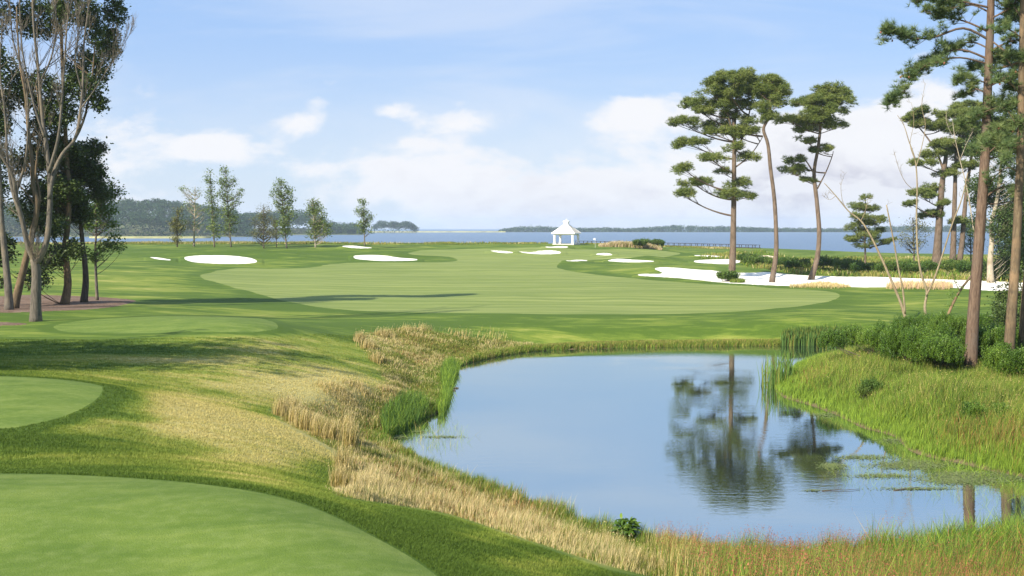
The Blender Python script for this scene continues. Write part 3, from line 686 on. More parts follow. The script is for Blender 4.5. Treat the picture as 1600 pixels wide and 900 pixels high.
def leaf_cloud(cr, blobs, Y, n, size, clump=.5, depth=1., per=26, shell=.35, dyr=0.):
    """leaves in clumps through ellipsoids given by photo centre and half sizes"""
    m = Y / F; ar = np.array([b[2] * b[3] for b in blobs], float); ar /= ar.sum(); out = []
    for (px, py, hx, hy), a in zip(blobs, ar):
        c = at(px, py, Y); c[1] += rng.uniform(-1, 1) * dyr; nc = max(3, int(n * a / per))
        d = rng.normal(size=(nc, 3)); d /= np.linalg.norm(d, axis=1)[:, None]; q = (shell + (1 - shell) * rng.random(nc)) ** .6
        cc = c + d * q[:, None] * np.array([hx * m, max(.6, min(hx, hy) * m * depth), hy * m]); out.append(cc)
        k = rng.integers(int(per * .5), int(per * 1.5), nc); cen = np.repeat(cc, k, 0); tb = np.repeat(rng.normal(.5, .15, nc), k)
        p = cen + rng.normal(0, clump * .5, (len(cen), 3)) * [1, 1, .75]
        cr.scatter(LEAF, LEAFT, p, size * rng.uniform(.6, 1.3, len(p)), tint=np.clip(tb + rng.normal(0, .14, len(p)), 0, 1), tiltmax=1.3)
    return np.concatenate(out)

def limbs(tm, tr, targets, r=.03, sides=4, slope=.9, frac=1.):
    for c in targets:
        if rng.random() > frac: continue
        k = attach(tr, c, slope); s = tr[k]; mid = s * .45 + c * .55 + [0, 0, -.12 * np.linalg.norm(c - s)] + rng.normal(0, .2, 3)
        tm.tube(bez(s, mid, c, 5), np.linspace(r, r * .3, 5), sides, cap=False)

def twigs(tm, stem, n, length, r, levels=2, spread=.9, up=.5, start=.25, tips=None, wig=.12, minlen=.3):
    """children along a stem, recursively: a bare crown"""
    L_ = len(stem)
    for i in range(n):
        t = start + (1 - start) * (i + rng.random()) / n; k = min(L_ - 2, int(t * (L_ - 1)))
        s = stem[k] + (stem[k+1] - stem[k]) * ((t * (L_ - 1)) - k if k < L_ - 1 else 0); tg = stem[min(k+1, L_-1)] - stem[k]; tg = tg / (np.linalg.norm(tg) + 1e-9)
        d = tg + rng.normal(0, spread, 3) * [1, 1, .6]; d[2] += up; d /= np.linalg.norm(d)
        ln = length * rng.uniform(.55, 1.2) * (1.15 - .6 * t)
        if ln < minlen: continue
        m = 6; pp = [s]; dd_ = d.copy()
        for _ in range(m - 1):
            dd_ = dd_ + rng.normal(0, wig, 3) + [0, 0, .05]; dd_ /= np.linalg.norm(dd_); pp.append(pp[-1] + dd_ * ln / (m - 1))
        pp = np.array(pp); tm.tube(pp, np.linspace(r, r * .35, m), 5 if levels > 1 else 3, cap=False)
        if levels > 0: twigs(tm, pp, max(3, int(n * .55)), length * .5, max(r * .5, .012), levels - 1, spread, up, .2, tips, wig, minlen)
        elif tips is not None: tips.append(pp[-1])

def unparent_fix(o, t): o.matrix_parent_inverse = t.matrix_basis.inverted(); return o
def tree_obj(name, b, label, cat, tm, bark, cr=None, leaf=None, group=None, twig_name='crown'):
    t = empty(name, b, label, cat, group)
    unparent_fix(tm.build('trunk', bark, t, smooth=True), t)
    if cr is not None and cr.n: unparent_fix(cr.build('crown', leaf, t), t)
    return t
# ------------------------------------------------------------------ three tall pines on the sand
G3 = 'tall pines standing on the sand waste'
pine('pine_tree', (1143,439), [(1145,400),(1146,350),(1147,300),(1147,260),(1148,215),(1146,185)],
     [(1143,124,38,13),(1120,130,28,10),(1168,136,26,12),(1090,158,27,9),(1075,189,24,7),(1123,168,26,9),(1086,221,26,9),(1152,205,26,11),(1125,193,24,8),(1172,190,15,9),
      (1110,248,22,6),(1168,246,17,8),(1069,265,17,7),(1131,266,12,6),(1094,285,26,8),(1069,302,17,9),(1152,286,18,7),(1135,303,17,7),(1164,307,14,5),(1185,152,14,8),(1140,155,20,7),(1112,146,22,8),(1100,172,18,7),(1138,180,16,7),(1160,165,20,8),(1150,232,16,7),(1118,206,18,6),(1150,140,30,10)],
     .50, .24, 'tallest and broadest pine on the white sand, flat branches far down its left side', G3,
     forks=[(.2, [(1147,240),(1160,215),(1170,180),(1176,150)], .8), (.2, [(1146,215),(1138,180),(1130,150)], -.8), (.18, [(1147,210),(1150,170),(1148,135)], .3), (.12, [(1148,262),(1170,245),(1185,225),(1192,213)], 1.)])
pine('pine_tree', (1206,441), [(1212,402),(1213,370),(1210,312),(1204,263),(1200,226),(1193,203),(1198,190),(1203,180),(1203,150)],
     [(1205,134,25,9),(1222,146,13,8),(1190,143,14,8),(1197,165,17,8),(1202,182,17,7),(1214,160,14,7),(1187,176,8,5),(1205,150,22,10),(1215,140,18,8),(1195,125,16,6)],
     .34, .16, 'slender curved middle pine on the sand with a small crown only at its very top', G3, extra=2)
pine('pine_tree', (1267,437), [(1277,402),(1280,361),(1276,312),(1272,271),(1277,238),(1281,209),(1283,180)],
     [(1300,139,23,8),(1263,156,21,7),(1308,158,24,7),(1285,150,18,6),(1287,172,30,7),(1242,187,25,8),(1275,187,30,8),(1304,197,15,5),(1263,200,20,7),(1263,220,14,8),(1287,234,12,5),(1250,250,16,8),(1244,265,21,8),(1263,281,8,5),(1290,160,22,8),(1310,145,16,6),(1260,180,18,7)],
     .39, .18, 'right-hand pine on the sand, leaning, with a low dark clump at its left', G3,
     forks=[(.16, [(1274,275),(1262,255),(1250,240)], -.6), (.12, [(1277,295),(1290,270),(1300,245),(1302,236)], .6), (.12,[(1282,190),(1292,165),(1303,145)],.5), (.12,[(1282,195),(1272,170),(1262,160)],-.5)])
# grass tuft at the foot of the first pine is laid with the other grasses below

# ------------------------------------------------------------------ pines and trees behind the sand at right
G4 = 'woods behind the sand at right'
pine('pine_tree', (1462,421), [(1466,370),(1470,310),(1474,270),(1478,240),(1470,215)],
     [(1425,182,20,9),(1450,192,26,9),(1475,196,20,8),(1440,175,18,7),(1462,240,20,8),(1440,255,18,7),(1435,303,22,7),(1420,318,10,5),(1462,296,16,6),(1455,335,16,6),(1480,225,20,8)],
     .75, .25, 'thick background pine left of the near trunk with its crown bent to the left', G4, tsize=.5, tw=.09, forks=[(.22,[(1474,265),(1462,235),(1445,210),(1432,195)],1.)])
pine('pine_tree', (1488,421), [(1490,370),(1492,300),(1494,250),(1500,210)],
     [(1500,180,26,9),(1520,195,22,9),(1490,205,20,8),(1482,270,16,7),(1508,260,18,8),(1500,235,20,8),(1515,165,22,9),(1530,180,20,9)],
     .55, .2, 'upright background pine, its trunk orange in patches, between two others', G4, tsize=.5, tw=.09)
pine('pine_tree', (1497,421), [(1503,380),(1508,320),(1514,270),(1522,220)],
     [(1530,215,22,9),(1545,235,22,9),(1515,240,18,8),(1540,200,26,10),(1560,220,24,10),(1500,345,14,5),(1548,170,24,9)],
     .52, .2, 'background pine leaning right whose crown meets the near trunk', G4, tsize=.5, tw=.09)
pine('pine_tree', (1352,417), [(1352,395),(1351,360),(1352,330),(1352,308)],
     [(1352,310,10,6),(1345,322,16,6),(1364,326,16,6),(1338,338,18,6),(1368,342,18,6),(1350,348,20,6),(1334,357,16,5),(1374,360,16,5),(1352,366,18,5),(1336,373,16,5),(1372,378,18,5),(1392,374,6,3),(1345,384,12,4)],
     .20, .06, 'small bushy pine standing alone in the marsh before the water', G4, tsize=.35, tw=.07, dens=.8, extra=2, leaf=l_pine)
def leafy(name, base, path, blobs, n, size, r0, r1, label, cat, bark, leaf, group=None, clump=.6, per=26, limbfrac=.7, dyr=.5, lr=.04, depth=1.):
    b = hit(*base); Y = b[1]; tr = path3([base] + path, Y); tr[0] = b - [0, 0, .15]
    tm = MB(); cr = MB(); tm.tube(tr, taper(len(tr), r0, r1), 8, wob=.06)
    cc = leaf_cloud(cr, blobs, Y, n, size, clump, depth, per, dyr=dyr); limbs(tm, tr, cc, lr, 3, frac=limbfrac)
    return tree_obj(name, b, label, cat, tm, bark, cr, leaf, group)
leafy('marsh_tree', (1428,418), [(1428,390),(1427,360),(1426,340)], [(1426,350,14,12),(1412,372,12,10),(1440,372,14,10),(1425,385,16,8),(1445,355,8,8)], 1500, .3, .16, .06,
      'thin airy tree in the marsh left of the background pines', 'tree', b_dark, l_olive, G4, 1.0, 12)
leafy('marsh_tree', (1517,418), [(1517,395),(1516,370),(1515,350)], [(1515,362,14,12),(1505,380,12,9),(1528,378,12,9),(1516,348,8,9)], 1800, .3, .16, .06,
      'small dark tree close against the near pine trunk, in the marsh', 'tree', b_dark, l_scrub, G4, 1.0, 14)
leafy('pale_tree', (1548,441), [(1547,410),(1550,375),(1549,350),(1556,320),(1562,280),(1565,240)],
      [(1545,230,30,22),(1580,250,34,30),(1560,300,26,24),(1590,330,30,34),(1570,380,20,22),(1595,400,22,28),(1530,290,20,16),(1610,280,30,50),(1560,200,30,20),(1590,180,34,30),(1555,420,16,14),(1545,300,20,30),(1575,440,14,14),(1535,350,12,20),(1560,350,24,24)], 44000, .3, .42, .16,
      'leafy broadleaf tree with a pale peeling trunk behind the near pines', 'tree', b_pale, l_holly, G4, .75, 26, .06, dyr=2.5)
leafy('broadleaf_tree', (1585,440), [(1585,400),(1583,350),(1585,300)],
      [(1600,350,30,30),(1585,410,24,20),(1612,410,30,30),(1615,330,30,60),(1575,340,16,24)], 24000, .34, .3, .14,
      'dense dark broadleaf tree filling the right edge behind the trunks', 'tree', b_dark, l_oak, G4, .8, 30, .08, dyr=2.)

leafy('understory_tree', (1566,556), [(1568,530),(1572,490),(1578,450),(1585,410)], [(1570,520,26,26),(1585,480,26,30),(1560,490,16,22),(1600,520,26,34),(1598,440,22,30),(1572,455,12,16),(1610,390,24,34)], 9000, .14, .09, .04,
      'dark leafy understory tree between the two near pine trunks', 'tree', b_dark, l_oak, None, .4, 24, .1, dyr=.6, lr=.02)
# ------------------------------------------------------------------ near pines at right
def near_pine(name, base, path, branches, r0, r1, label, bark, leaf, stubs=(), top=None, cones=40, seed=1, extra_whorls=10, dens=1.):
    b = hit(*base); Y = b[1]; tr = path3([base] + path, Y); tr[0] = b - [0, 0, .2]
    tm = MB(); cr = MB(); cn = []; tm.tube(tr, taper(len(tr), r0, r1, 1.25), 14, wob=.05)
    T1, TT1 = tuft(32, .32, .022, .35, seed); T2, TT2 = tuft(26, .36, .024, .1, seed + 5); tips = []
    def clusters(poly, r, reach):
        tm.tube(poly, np.linspace(r, .015, len(poly)), 6, cap=False)
        n = len(poly); ln = np.linalg.norm(np.diff(poly, axis=0), axis=1).sum()
        for i in range(int(ln * 5.0 * dens)):
            t = .28 + .72 * rng.random(); k = min(n - 2, int(t * (n - 1))); s = poly[k] + (poly[k+1] - poly[k]) * (t * (n-1) - k)
            d = (poly[k+1] - poly[k]); d /= np.linalg.norm(d); d = d + rng.normal(0, .8, 3) * [1, 1, .5]; d[2] += .2; d /= np.linalg.norm(d)
            e = s + d * reach * rng.uniform(.3, 1.) * (1.25 - .6 * t); m_ = (s + e) / 2 - [0, 0, .06]; tw_ = bez(s, m_, e, 5); tm.tube(tw_, np.linspace(.018, .008, 5), 3, cap=False)
            for q in range(rng.integers(4, 8)):
                u_ = rng.uniform(.35, 1.05); w_ = tw_[0] + (tw_[-1] - tw_[0]) * u_ + rng.normal(0, .10, 3); tips.append(w_)
            if rng.random() < .12 and len(cn) < cones: cn.append(e - [0, 0, .12])
    for pl, dy, r in branches:
        P_ = np.array([at(x, y, Y + dy * i / (len(pl) - 1)) for i, (x, y) in enumerate(pl)]); clusters(catmull(P_, 4, closed=False), r, .95)
    topz = tr[-1][2]
    for i in range(extra_whorls):       # the part of the crown above and around the frame
        s = tr[-1 - int(rng.integers(0, max(2, len(tr) // 3)))]; a_ = rng.random() * 6.28; ln = rng.uniform(2.2, 4.2)
        e = s + np.array([math.cos(a_) * ln, math.sin(a_) * ln, rng.uniform(-.2, 1.2)]); clusters(bez(s, (s + e) / 2 + [0, 0, -.4], e, 8), .07, .9)
    for pl, dy, r in stubs:
        P_ = np.array([at(x, y, Y + dy * i / (len(pl) - 1)) for i, (x, y) in enumerate(pl)]); tm.tube(catmull(P_, 3, closed=False), np.linspace(r, r * .45, len(catmull(P_, 3, closed=False))), 6)
    tips = np.array(tips); h = len(tips) // 2
    cr.scatter(T1, TT1, tips[:h], rng.uniform(.7, 1.1, h), tint=np.clip(rng.normal(.5, .2, h), 0, 1), tiltmax=1.1)
    cr.scatter(T2, TT2, tips[h:], rng.uniform(.7, 1.1, len(tips) - h), tint=np.clip(rng.normal(.5, .2, len(tips) - h), 0, 1), tiltmax=1.4)
    t = tree_obj(name, b, label, 'pine tree', tm, bark, cr, leaf)
    for k, p_ in enumerate(cn):
        o = obj('cone', CONE_ME if k else CONE_ME, None, t); o.location = p_ - b; o.rotation_euler = (rng.uniform(-.5, .5), rng.uniform(-.5, .5), 0)
    return t
th = np.linspace(0, 2 * math.pi, 7)[:-1]
CONE = np.array([(0, 0, -.07)] + [(.045 * math.cos(a), .045 * math.sin(a), -.02) for a in th] + [(.035 * math.cos(a), .035 * math.sin(a), .04) for a in th] + [(0, 0, .07)])
CONET = np.array([(0, 1 + (i + 1) % 6, 1 + i) for i in range(6)] + [(1 + i, 1 + (i + 1) % 6, 7 + (i + 1) % 6) for i in range(6)] + [(1 + i, 7 + (i + 1) % 6, 7 + i) for i in range(6)] + [(7 + i, 7 + (i + 1) % 6, 13) for i in range(6)])
CONE_ME = make_mesh('cone', CONE, CONET); CONE_ME.materials.append(m_cone)
near_pine('pine_tree', (1516,592), [(1519,520),(1525,440),(1531,360),(1537,280),(1541,200),(1544,120),(1547,50),(1549,-20),(1551,-120),(1553,-230),(1555,-330)],
  [([(1545,62),(1505,44),(1460,58),(1424,60),(1400,52),(1386,50)],-1.2,.07),([(1545,50),(1510,34),(1475,26),(1450,20)],1.,.06),([(1547,12),(1500,2),(1460,-4),(1432,2)],-.8,.06),([(1547,20),(1520,8),(1490,12),(1470,22)],1.5,.05),
   ([(1543,92),(1505,78),(1470,84),(1450,95),(1440,106)],.6,.06),([(1543,100),(1500,90),(1455,98),(1432,115),(1415,140),(1388,160)],-1.6,.05),([(1542,130),(1515,122),(1495,126)],-1.,.04),([(1543,75),(1520,66),(1495,72),(1480,88)],1.6,.05),
   ([(1541,146),(1520,138),(1500,150)],1.8,.04),([(1547,80),(1575,66),(1610,58)],-1.2,.07),([(1547,50),(1575,32),(1610,10)],1.,.07),([(1544,135),(1580,118),(1620,108)],-.6,.08),([(1543,168),(1575,167),(1610,176)],1.4,.05),([(1546,30),(1575,14),(1600,-10)],-1.5,.06),
   ([(1540,205),(1520,190),(1500,196)],1.2,.035),([(1540,225),(1565,205),(1595,200)],-1.2,.04),([(1545,110),(1575,130),(1600,150)],1.6,.05),([(1547,62),(1580,85),(1612,90)],-2.,.05),([(1548,-10),(1580,20),(1610,40)],1.,.05),([(1545,100),(1570,95),(1590,105)],2.,.05),([(1543,150),(1565,160),(1585,190)],-1.8,.04),([(1541,185),(1560,196),(1590,230)],1.5,.04)],
  .31, .12, 'tall near pine rising out of frame from the right bank, limbs reaching left', b_pine, l_pine2, dens=1.35,
  stubs=[([(1537,246),(1555,230),(1569,219)],-.5,.05),([(1538,250),(1565,243),(1600,230)],.6,.035),([(1533,316),(1550,300),(1575,290),(1612,282)],-.4,.06),([(1534,318),(1565,318),(1600,308)],.8,.035)])
near_pine('pine_tree', (1574,598), [(1577,540),(1582,470),(1587,400),(1591,320),(1594,250),(1596,150),(1598,40),(1600,-60),(1602,-200)],
  [([(1594,230),(1570,215),(1545,222),(1525,240)],-1.5,.04),([(1595,190),(1570,170),(1545,172),(1520,185)],1.2,.04),([(1596,150),(1575,128),(1555,130)],-1.,.04),([(1596,120),(1570,90),(1560,85)],1.6,.04),([(1593,270),(1575,262),(1555,275),(1545,290)],.9,.04),
   ([(1597,60),(1575,45),(1562,50)],-1.3,.04),([(1597,30),(1580,5),(1565,0)],1.,.04),([(1594,240),(1615,220),(1640,220)],1.,.05),([(1596,140),(1620,120),(1650,110)],-1.,.05),([(1592,300),(1612,310),(1630,330)],.8,.04),([(1595,200),(1580,225),(1570,250)],-2.,.03)],
  .27, .11, 'tan-barked near pine at the right edge with a peeled orange scar', b_tan, l_pine2, extra_whorls=8, cones=10, seed=9, dens=.8)
near_pine('pine_tree', (1594,592), [(1596,540),(1600,470),(1606,400),(1612,300),(1620,200),(1628,60)],
  [([(1612,300),(1600,290),(1585,300)],-1.,.03),([(1618,220),(1600,205),(1585,215)],1.,.03),([(1622,150),(1605,140),(1592,150)],-1.,.03)], .17, .07,
  'thin third pine trunk cut by the right edge of the picture', b_tan, l_pine2, extra_whorls=4, seed=12, dens=.6)

# ------------------------------------------------------------------ dead trees and leaning stems behind the bushes
def dead_tree(name, base, stems, label, bark, leafs=None, tw=(5, 1.1, .018), group='bare stems behind the green bushes', leafmat=None, levels=1):
    b = hit(*base); Y = b[1]; tm = MB()
    for k, (pts, r0, r1, dy) in enumerate(stems):
        p = path3(pts, Y, dy)
        if k == 0: p[0] = b - [0, 0, .1]
        tm.tube(p, np.linspace(r0, r1, len(p)), 7, wob=.12)
        if tw[0]: twigs(tm, p, tw[0], tw[1], tw[2], levels, .9, .35, .45, wig=.2)
    cr = None
    if leafs: cr = MB(); leaf_cloud(cr, leafs[0], Y, leafs[1], leafs[2], .25, 1., 10)
    return tree_obj(name, b, label, 'dead tree' if not leafs else 'tree', tm, bark, cr, leafmat or l_bush, group)
dead_tree('dead_tree', (1416,502), [([(1416,502),(1408,475),(1396,446),(1378,405),(1360,368),(1345,345),(1326,330),(1306,306),(1288,286)],.13,.03,1.5),([(1414,490),(1411,455),(1404,420),(1395,370),(1385,320)],.09,.05,-.5),
          ([(1345,345),(1352,330),(1356,310)],.03,.012,.3),([(1322,326),(1316,312),(1314,290),(1318,278)],.025,.01,-.3),([(1306,306),(1296,312),(1286,306)],.02,.01,.2)],
          'bare dead tree arching far to the left over the sand, with a broken second stem', b_dead, tw=(4, 1.0, .014))
dead_tree('dead_tree', (1447,500), [([(1447,500),(1445,478),(1448,455),(1440,430),(1434,395),(1432,340),(1433,290),(1430,250),(1420,220),(1412,195),(1402,180)],.12,.02,1.),([(1447,462),(1458,440),(1472,400),(1488,350),(1503,310),(1512,270)],.085,.04,-1.),
          ([(1431,262),(1440,230),(1446,195),(1440,165),(1446,130)],.04,.012,.6),([(1432,300),(1415,285),(1404,262),(1398,240)],.03,.01,-.6),([(1430,250),(1422,225),(1428,190),(1424,160)],.03,.01,.4)],
          'pale forked dead tree with fine bare twigs reaching up past the pine crowns', b_dead, tw=(5, 1.1, .012))
dead_tree('leaning_tree', (1478,500), [([(1478,500),(1490,472),(1503,450),(1518,430),(1532,405)],.12,.08,.5),([(1500,455),(1492,440),(1488,428)],.03,.02,-.3)],
          'short leaning stem with a few green leaves, just left of the near pine', b_tan, leafs=([(1492,435,8,12),(1488,460,8,10),(1486,480,6,8),(1500,445,5,6)], 260, .16), tw=(0, 0, 0))
dead_tree('dead_snag', (1530,440), [([(1530,440),(1524,380),(1512,300),(1500,250),(1492,215),(1488,185)],.10,.03,0),([(1500,250),(1510,225),(1520,205)],.05,.02,.6),([(1494,220),(1482,200),(1478,180)],.04,.015,-.5)],
          'whitish dead snag tangled among the background pine crowns', b_pale, tw=(5, 1.6, .025), group=G4)

# ------------------------------------------------------------------ trees at left
G1 = 'group of trees on the mulch bed at left'
def big_tree(name, base, stems, label, bark, leaf=None, blobs=None, n=0, size=.12, tw=None, lr=.035, limbfrac=.5, clump=.45, per=26, group=G1, cat='tree', dyr=1.2, levels=2, sides=9, depth=1., dY=0.):
    b = hit(*base); Y = b[1]; tm = MB(); allp = []
    for k, (pts, r0, r1, dy) in enumerate(stems):
        p = path3(pts, Y, dy)
        if k == 0: p[0] = b - [0, 0, .2]
        rr = taper(len(p), r0, r1, 1.3 if k == 0 else 1.0); tm.tube(p, rr, sides, wob=.07); allp.append(p)
        if tw: twigs(tm, p, tw[0], tw[1], min(tw[2], r1 * .8), levels, tw[3], tw[4], .3 if k else .55, wig=.11)
    cr = None
    if blobs:
        cr = MB(); cc = leaf_cloud(cr, blobs, Y + dY, n, size, clump, depth, per, dyr=dyr); limbs(tm, np.concatenate(allp), cc, lr, 3, frac=limbfrac)
    return tree_obj(name, b, label, cat, tm, bark, cr, leaf, group)
big_tree('bare_tree', (56,502), [([(56,502),(56,470),(57,430),(54,405)],.34,.28,0),([(56,412),(44,385),(36,350),(26,310),(20,275),(6,250),(-10,225)],.2,.07,-1.5),([(57,412),(72,380),(77,340),(78,290),(74,240),(66,180),(60,110),(52,30),(50,-60)],.22,.05,1.5),
   ([(77,310),(84,270),(98,240),(118,215),(126,170),(130,120),(131,70),(138,10),(140,-50)],.14,.035,2.5),([(76,270),(90,220),(96,170),(100,110),(104,50),(110,-30)],.11,.03,-1.),([(36,350),(20,300),(12,250),(8,180),(0,110),(4,30)],.12,.03,1.),
   ([(70,215),(58,180),(45,130),(34,70),(30,-10)],.09,.025,-1.),([(126,170),(148,140),(170,105),(196,66)],.05,.012,.8),([(62,130),(80,90),(88,40),(84,-30)],.07,.02,1.),([(26,300),(40,250),(44,190),(40,130),(20,60),(14,-20)],.09,.025,-.5),([(128,140),(118,100),(122,50),(116,0)],.06,.02,-1.)],
   'foremost tree at left, nearly leafless, with grey forking stems spread up against the sky', b_grey, tw=(12, 2.6, .032, .42, .6), levels=2, sides=10, cat='bare tree')
big_tree('bare_tree', (22,482), [([(22,482),(32,440),(42,400),(52,360),(58,320),(52,290),(50,250),(44,200),(40,150),(30,90),(26,10)],.3,.05,0),([(54,350),(62,310),(56,270),(60,230),(62,180),(56,130)],.12,.03,1.),([(58,325),(40,300),(24,285)],.07,.03,-.8)],
   'pale brown leaning trunk behind the foremost bare tree, bare higher up', b_tan, tw=(7, 2.4, .03, .4, .55), levels=1, cat='bare tree')
big_tree('bare_tree', (14,484), [([(14,484),(13,450),(8,400),(3,350),(0,300),(-2,240),(-8,160),(-10,60)],.3,.08,0)], 'leftmost pale trunk, standing just inside the left edge', b_grey, tw=(6, 2.2, .03, .4, .5), levels=1, cat='bare tree')
big_tree('broadleaf_tree', (101,475), [([(101,475),(106,445),(104,415),(101,390),(106,350),(108,300),(104,240),(100,160),(96,60),(92,-60)],.33,.1,0),([(104,300),(80,250),(60,200),(50,120)],.12,.04,1.5),([(104,240),(130,190),(144,120),(150,40)],.12,.04,-1.)],
   'tall dark-leaved tree with a kinked warm brown trunk on the mulch bed', b_tan, l_oak,
   [(150,60,20,28),(135,20,34,30),(120,100,36,30),(158,50,12,26),(140,140,30,22),(80,150,34,30),(110,180,30,22),(60,200,30,28),(90,240,40,26),(40,250,28,26),(60,300,36,24),(100,300,36,26),(30,330,30,26),(90,350,30,20),(120,390,22,14),(85,400,24,20),(72,430,18,18),(20,390,20,24),(130,-30,50,30),(60,30,40,30),(10,190,20,30),(165,10,18,24),(162,75,12,14),(155,160,16,16)], 52000, .27, dyr=2.5, clump=.55, limbfrac=.07)
big_tree('broadleaf_tree', (131,472), [([(131,472),(134,440),(132,405),(129,380),(125,340),(118,300),(112,250)],.28,.1,0),([(125,340),(138,300),(146,265)],.1,.04,1.)],
   'shorter black-trunked tree with a dense round dark crown on the mulch bed', b_dark, l_oak, [(125,245,28,22),(105,270,30,24),(140,270,22,22),(118,310,30,20),(130,335,24,14),(150,300,14,16),(140,230,16,12),(100,235,20,16),(95,320,22,20)], 26000, .24, dyr=1.5, clump=.5, limbfrac=.1)
big_tree('broadleaf_tree', (152,469), [([(152,469),(150,430),(149,390),(151,350),(149,325),(155,300)],.13,.05,0)],
   'small thin tree at the right end of the mulch bed with lacy foliage', b_grey, l_scrub, [(160,310,20,14),(178,300,14,7),(150,330,14,12),(172,330,16,8),(165,350,14,8),(182,385,12,6),(165,385,14,7),(150,400,12,7),(178,370,8,5),(142,352,12,9),(172,290,12,7)], 4600, .24, dyr=.6, clump=.55, per=18)
big_tree('broadleaf_tree', (-60,480), [([(-60,480),(-58,380),(-55,250),(-50,100)],.3,.12,0)], 'dark-leaved tree mostly outside the left edge', b_dark, l_oak,
   [(-30,120,60,60),(-40,250,50,50),(-10,300,26,30),(-60,0,60,60),(-10,390,18,30),(-5,190,20,30),(0,440,10,10)], 20000, .3, dyr=2., clump=.7, limbfrac=.05)
# two more of the same stand just left of the frame; they throw the long shadows over the rough
for k, (x, y, lab) in enumerate([(-32., 33., 'leafy tree outside the frame at left, nearer of two'), (-38., 36., 'leafy tree outside the frame at left, farther of two'), (-30.,35.,'leafy tree outside the frame at left, closest to the frame')]):
    z = float(H(x, y)); b = np.array([x, y, z]); tm = MB(); cr = MB()
    tr = catmull(np.array([b - [0, 0, .2], b + [.3, 0, 4], b + [0, .3, 9], b + [.2, 0, 15]]), 4, closed=False); tm.tube(tr, taper(len(tr), .35, .1), 8)
    cc = b + rng.normal(0, 1, (110, 3)) * [2.4, 2.4, 2.8] + [0, 0, 10]; kk = np.repeat(cc, 60, 0)
    cr.scatter(LEAF, LEAFT, kk + rng.normal(0, .5, kk.shape), .4 * rng.uniform(.6, 1.2, len(kk)), tiltmax=1.3); limbs(tm, tr, cc[:60], .05)
    tree_obj('broadleaf_tree', b, lab, 'tree', tm, b_dark, cr, l_oak, G1)

# ------------------------------------------------------------------ row of young trees at the bay
G2 = 'young trees along the bay shore'
def young(base, top, blobs, n, label, bark, leaf, r=.16, size=.42, clump=.9, per=12, lf=.9, lr=.05):
    x, y = base; return leafy('young_tree', base, [(x + (top[0]-x) * t, y + (top[1]-y) * t) for t in (.25, .5, .75, .97)], blobs, n, size, r, .05, label, 'tree', bark, leaf, G2, clump, per, lf, .4, lr)
young((277,386), (277,320), [(277,335,6,14),(273,352,10,12),(281,358,10,12),(277,372,10,7)], 1500, 'small brownish conical tree, leftmost of the young row', b_dark, l_olive)
young((303,385), (305,288), [(290,300,9,9),(308,300,8,12),(298,320,14,10),(315,330,12,10),(296,345,14,9),(312,352,13,8),(284,292,5,6)], 1100, 'sparse young tree with a whitish trunk showing through', b_pale, l_young, .22, .36, .8, 9, 1., .06)
young((335,386), (328,264), [(325,275,5,12),(328,292,6,12),(331,312,8,12),(334,332,9,12),(335,352,9,10),(338,366,7,8)], 2000, 'narrow upright young tree left of the tallest one', b_grey, l_young)
young((361,386), (352,262), [(350,268,8,8),(357,284,13,11),(352,300,12,12),(362,312,14,12),(358,330,13,12),(364,344,14,9),(354,358,13,9),(374,300,6,8),(346,285,6,9)], 3600, 'tallest young tree, full and pointed, in the shore row', b_grey, l_young)
young((412,388), (412,318), [(412,332,12,14),(405,348,14,12),(420,350,14,12),(410,366,20,9),(425,366,12,8),(398,368,10,7)], 2600, 'rounded olive-brown young tree with drooping lower twigs', b_dark, l_olive, .14, .3, 1., 12)
young((432,386), (431,340), [(431,352,8,9),(434,366,9,7),(428,345,6,6)], 500, 'short thin young tree between the olive one and a taller green one', b_dark, l_olive, .1, .3, .9, 8)
young((448,388), (438,282), [(438,288,9,9),(432,302,9,10),(446,302,12,12),(440,320,15,11),(449,334,14,12),(444,350,14,9),(446,364,12,8),(455,312,5,10)], 3600, 'broad green young tree with a ragged pointed top, right of the olive one', b_grey, l_young)
young((493,387), (488,312), [(490,320,11,9),(486,332,10,9),(500,334,12,10),(492,350,14,10),(506,350,11,9),(488,366,12,7),(508,362,11,7)], 3400, 'compact young tree with two thin trunks close together', b_pale, l_young, .15)
young((570,385), (567,310), [(567,318,6,8),(565,331,9,8),(573,338,9,8),(568,350,12,8),(572,361,10,5)], 1700, 'lone young tree standing apart at the right end of the row', b_grey, l_young, .14)

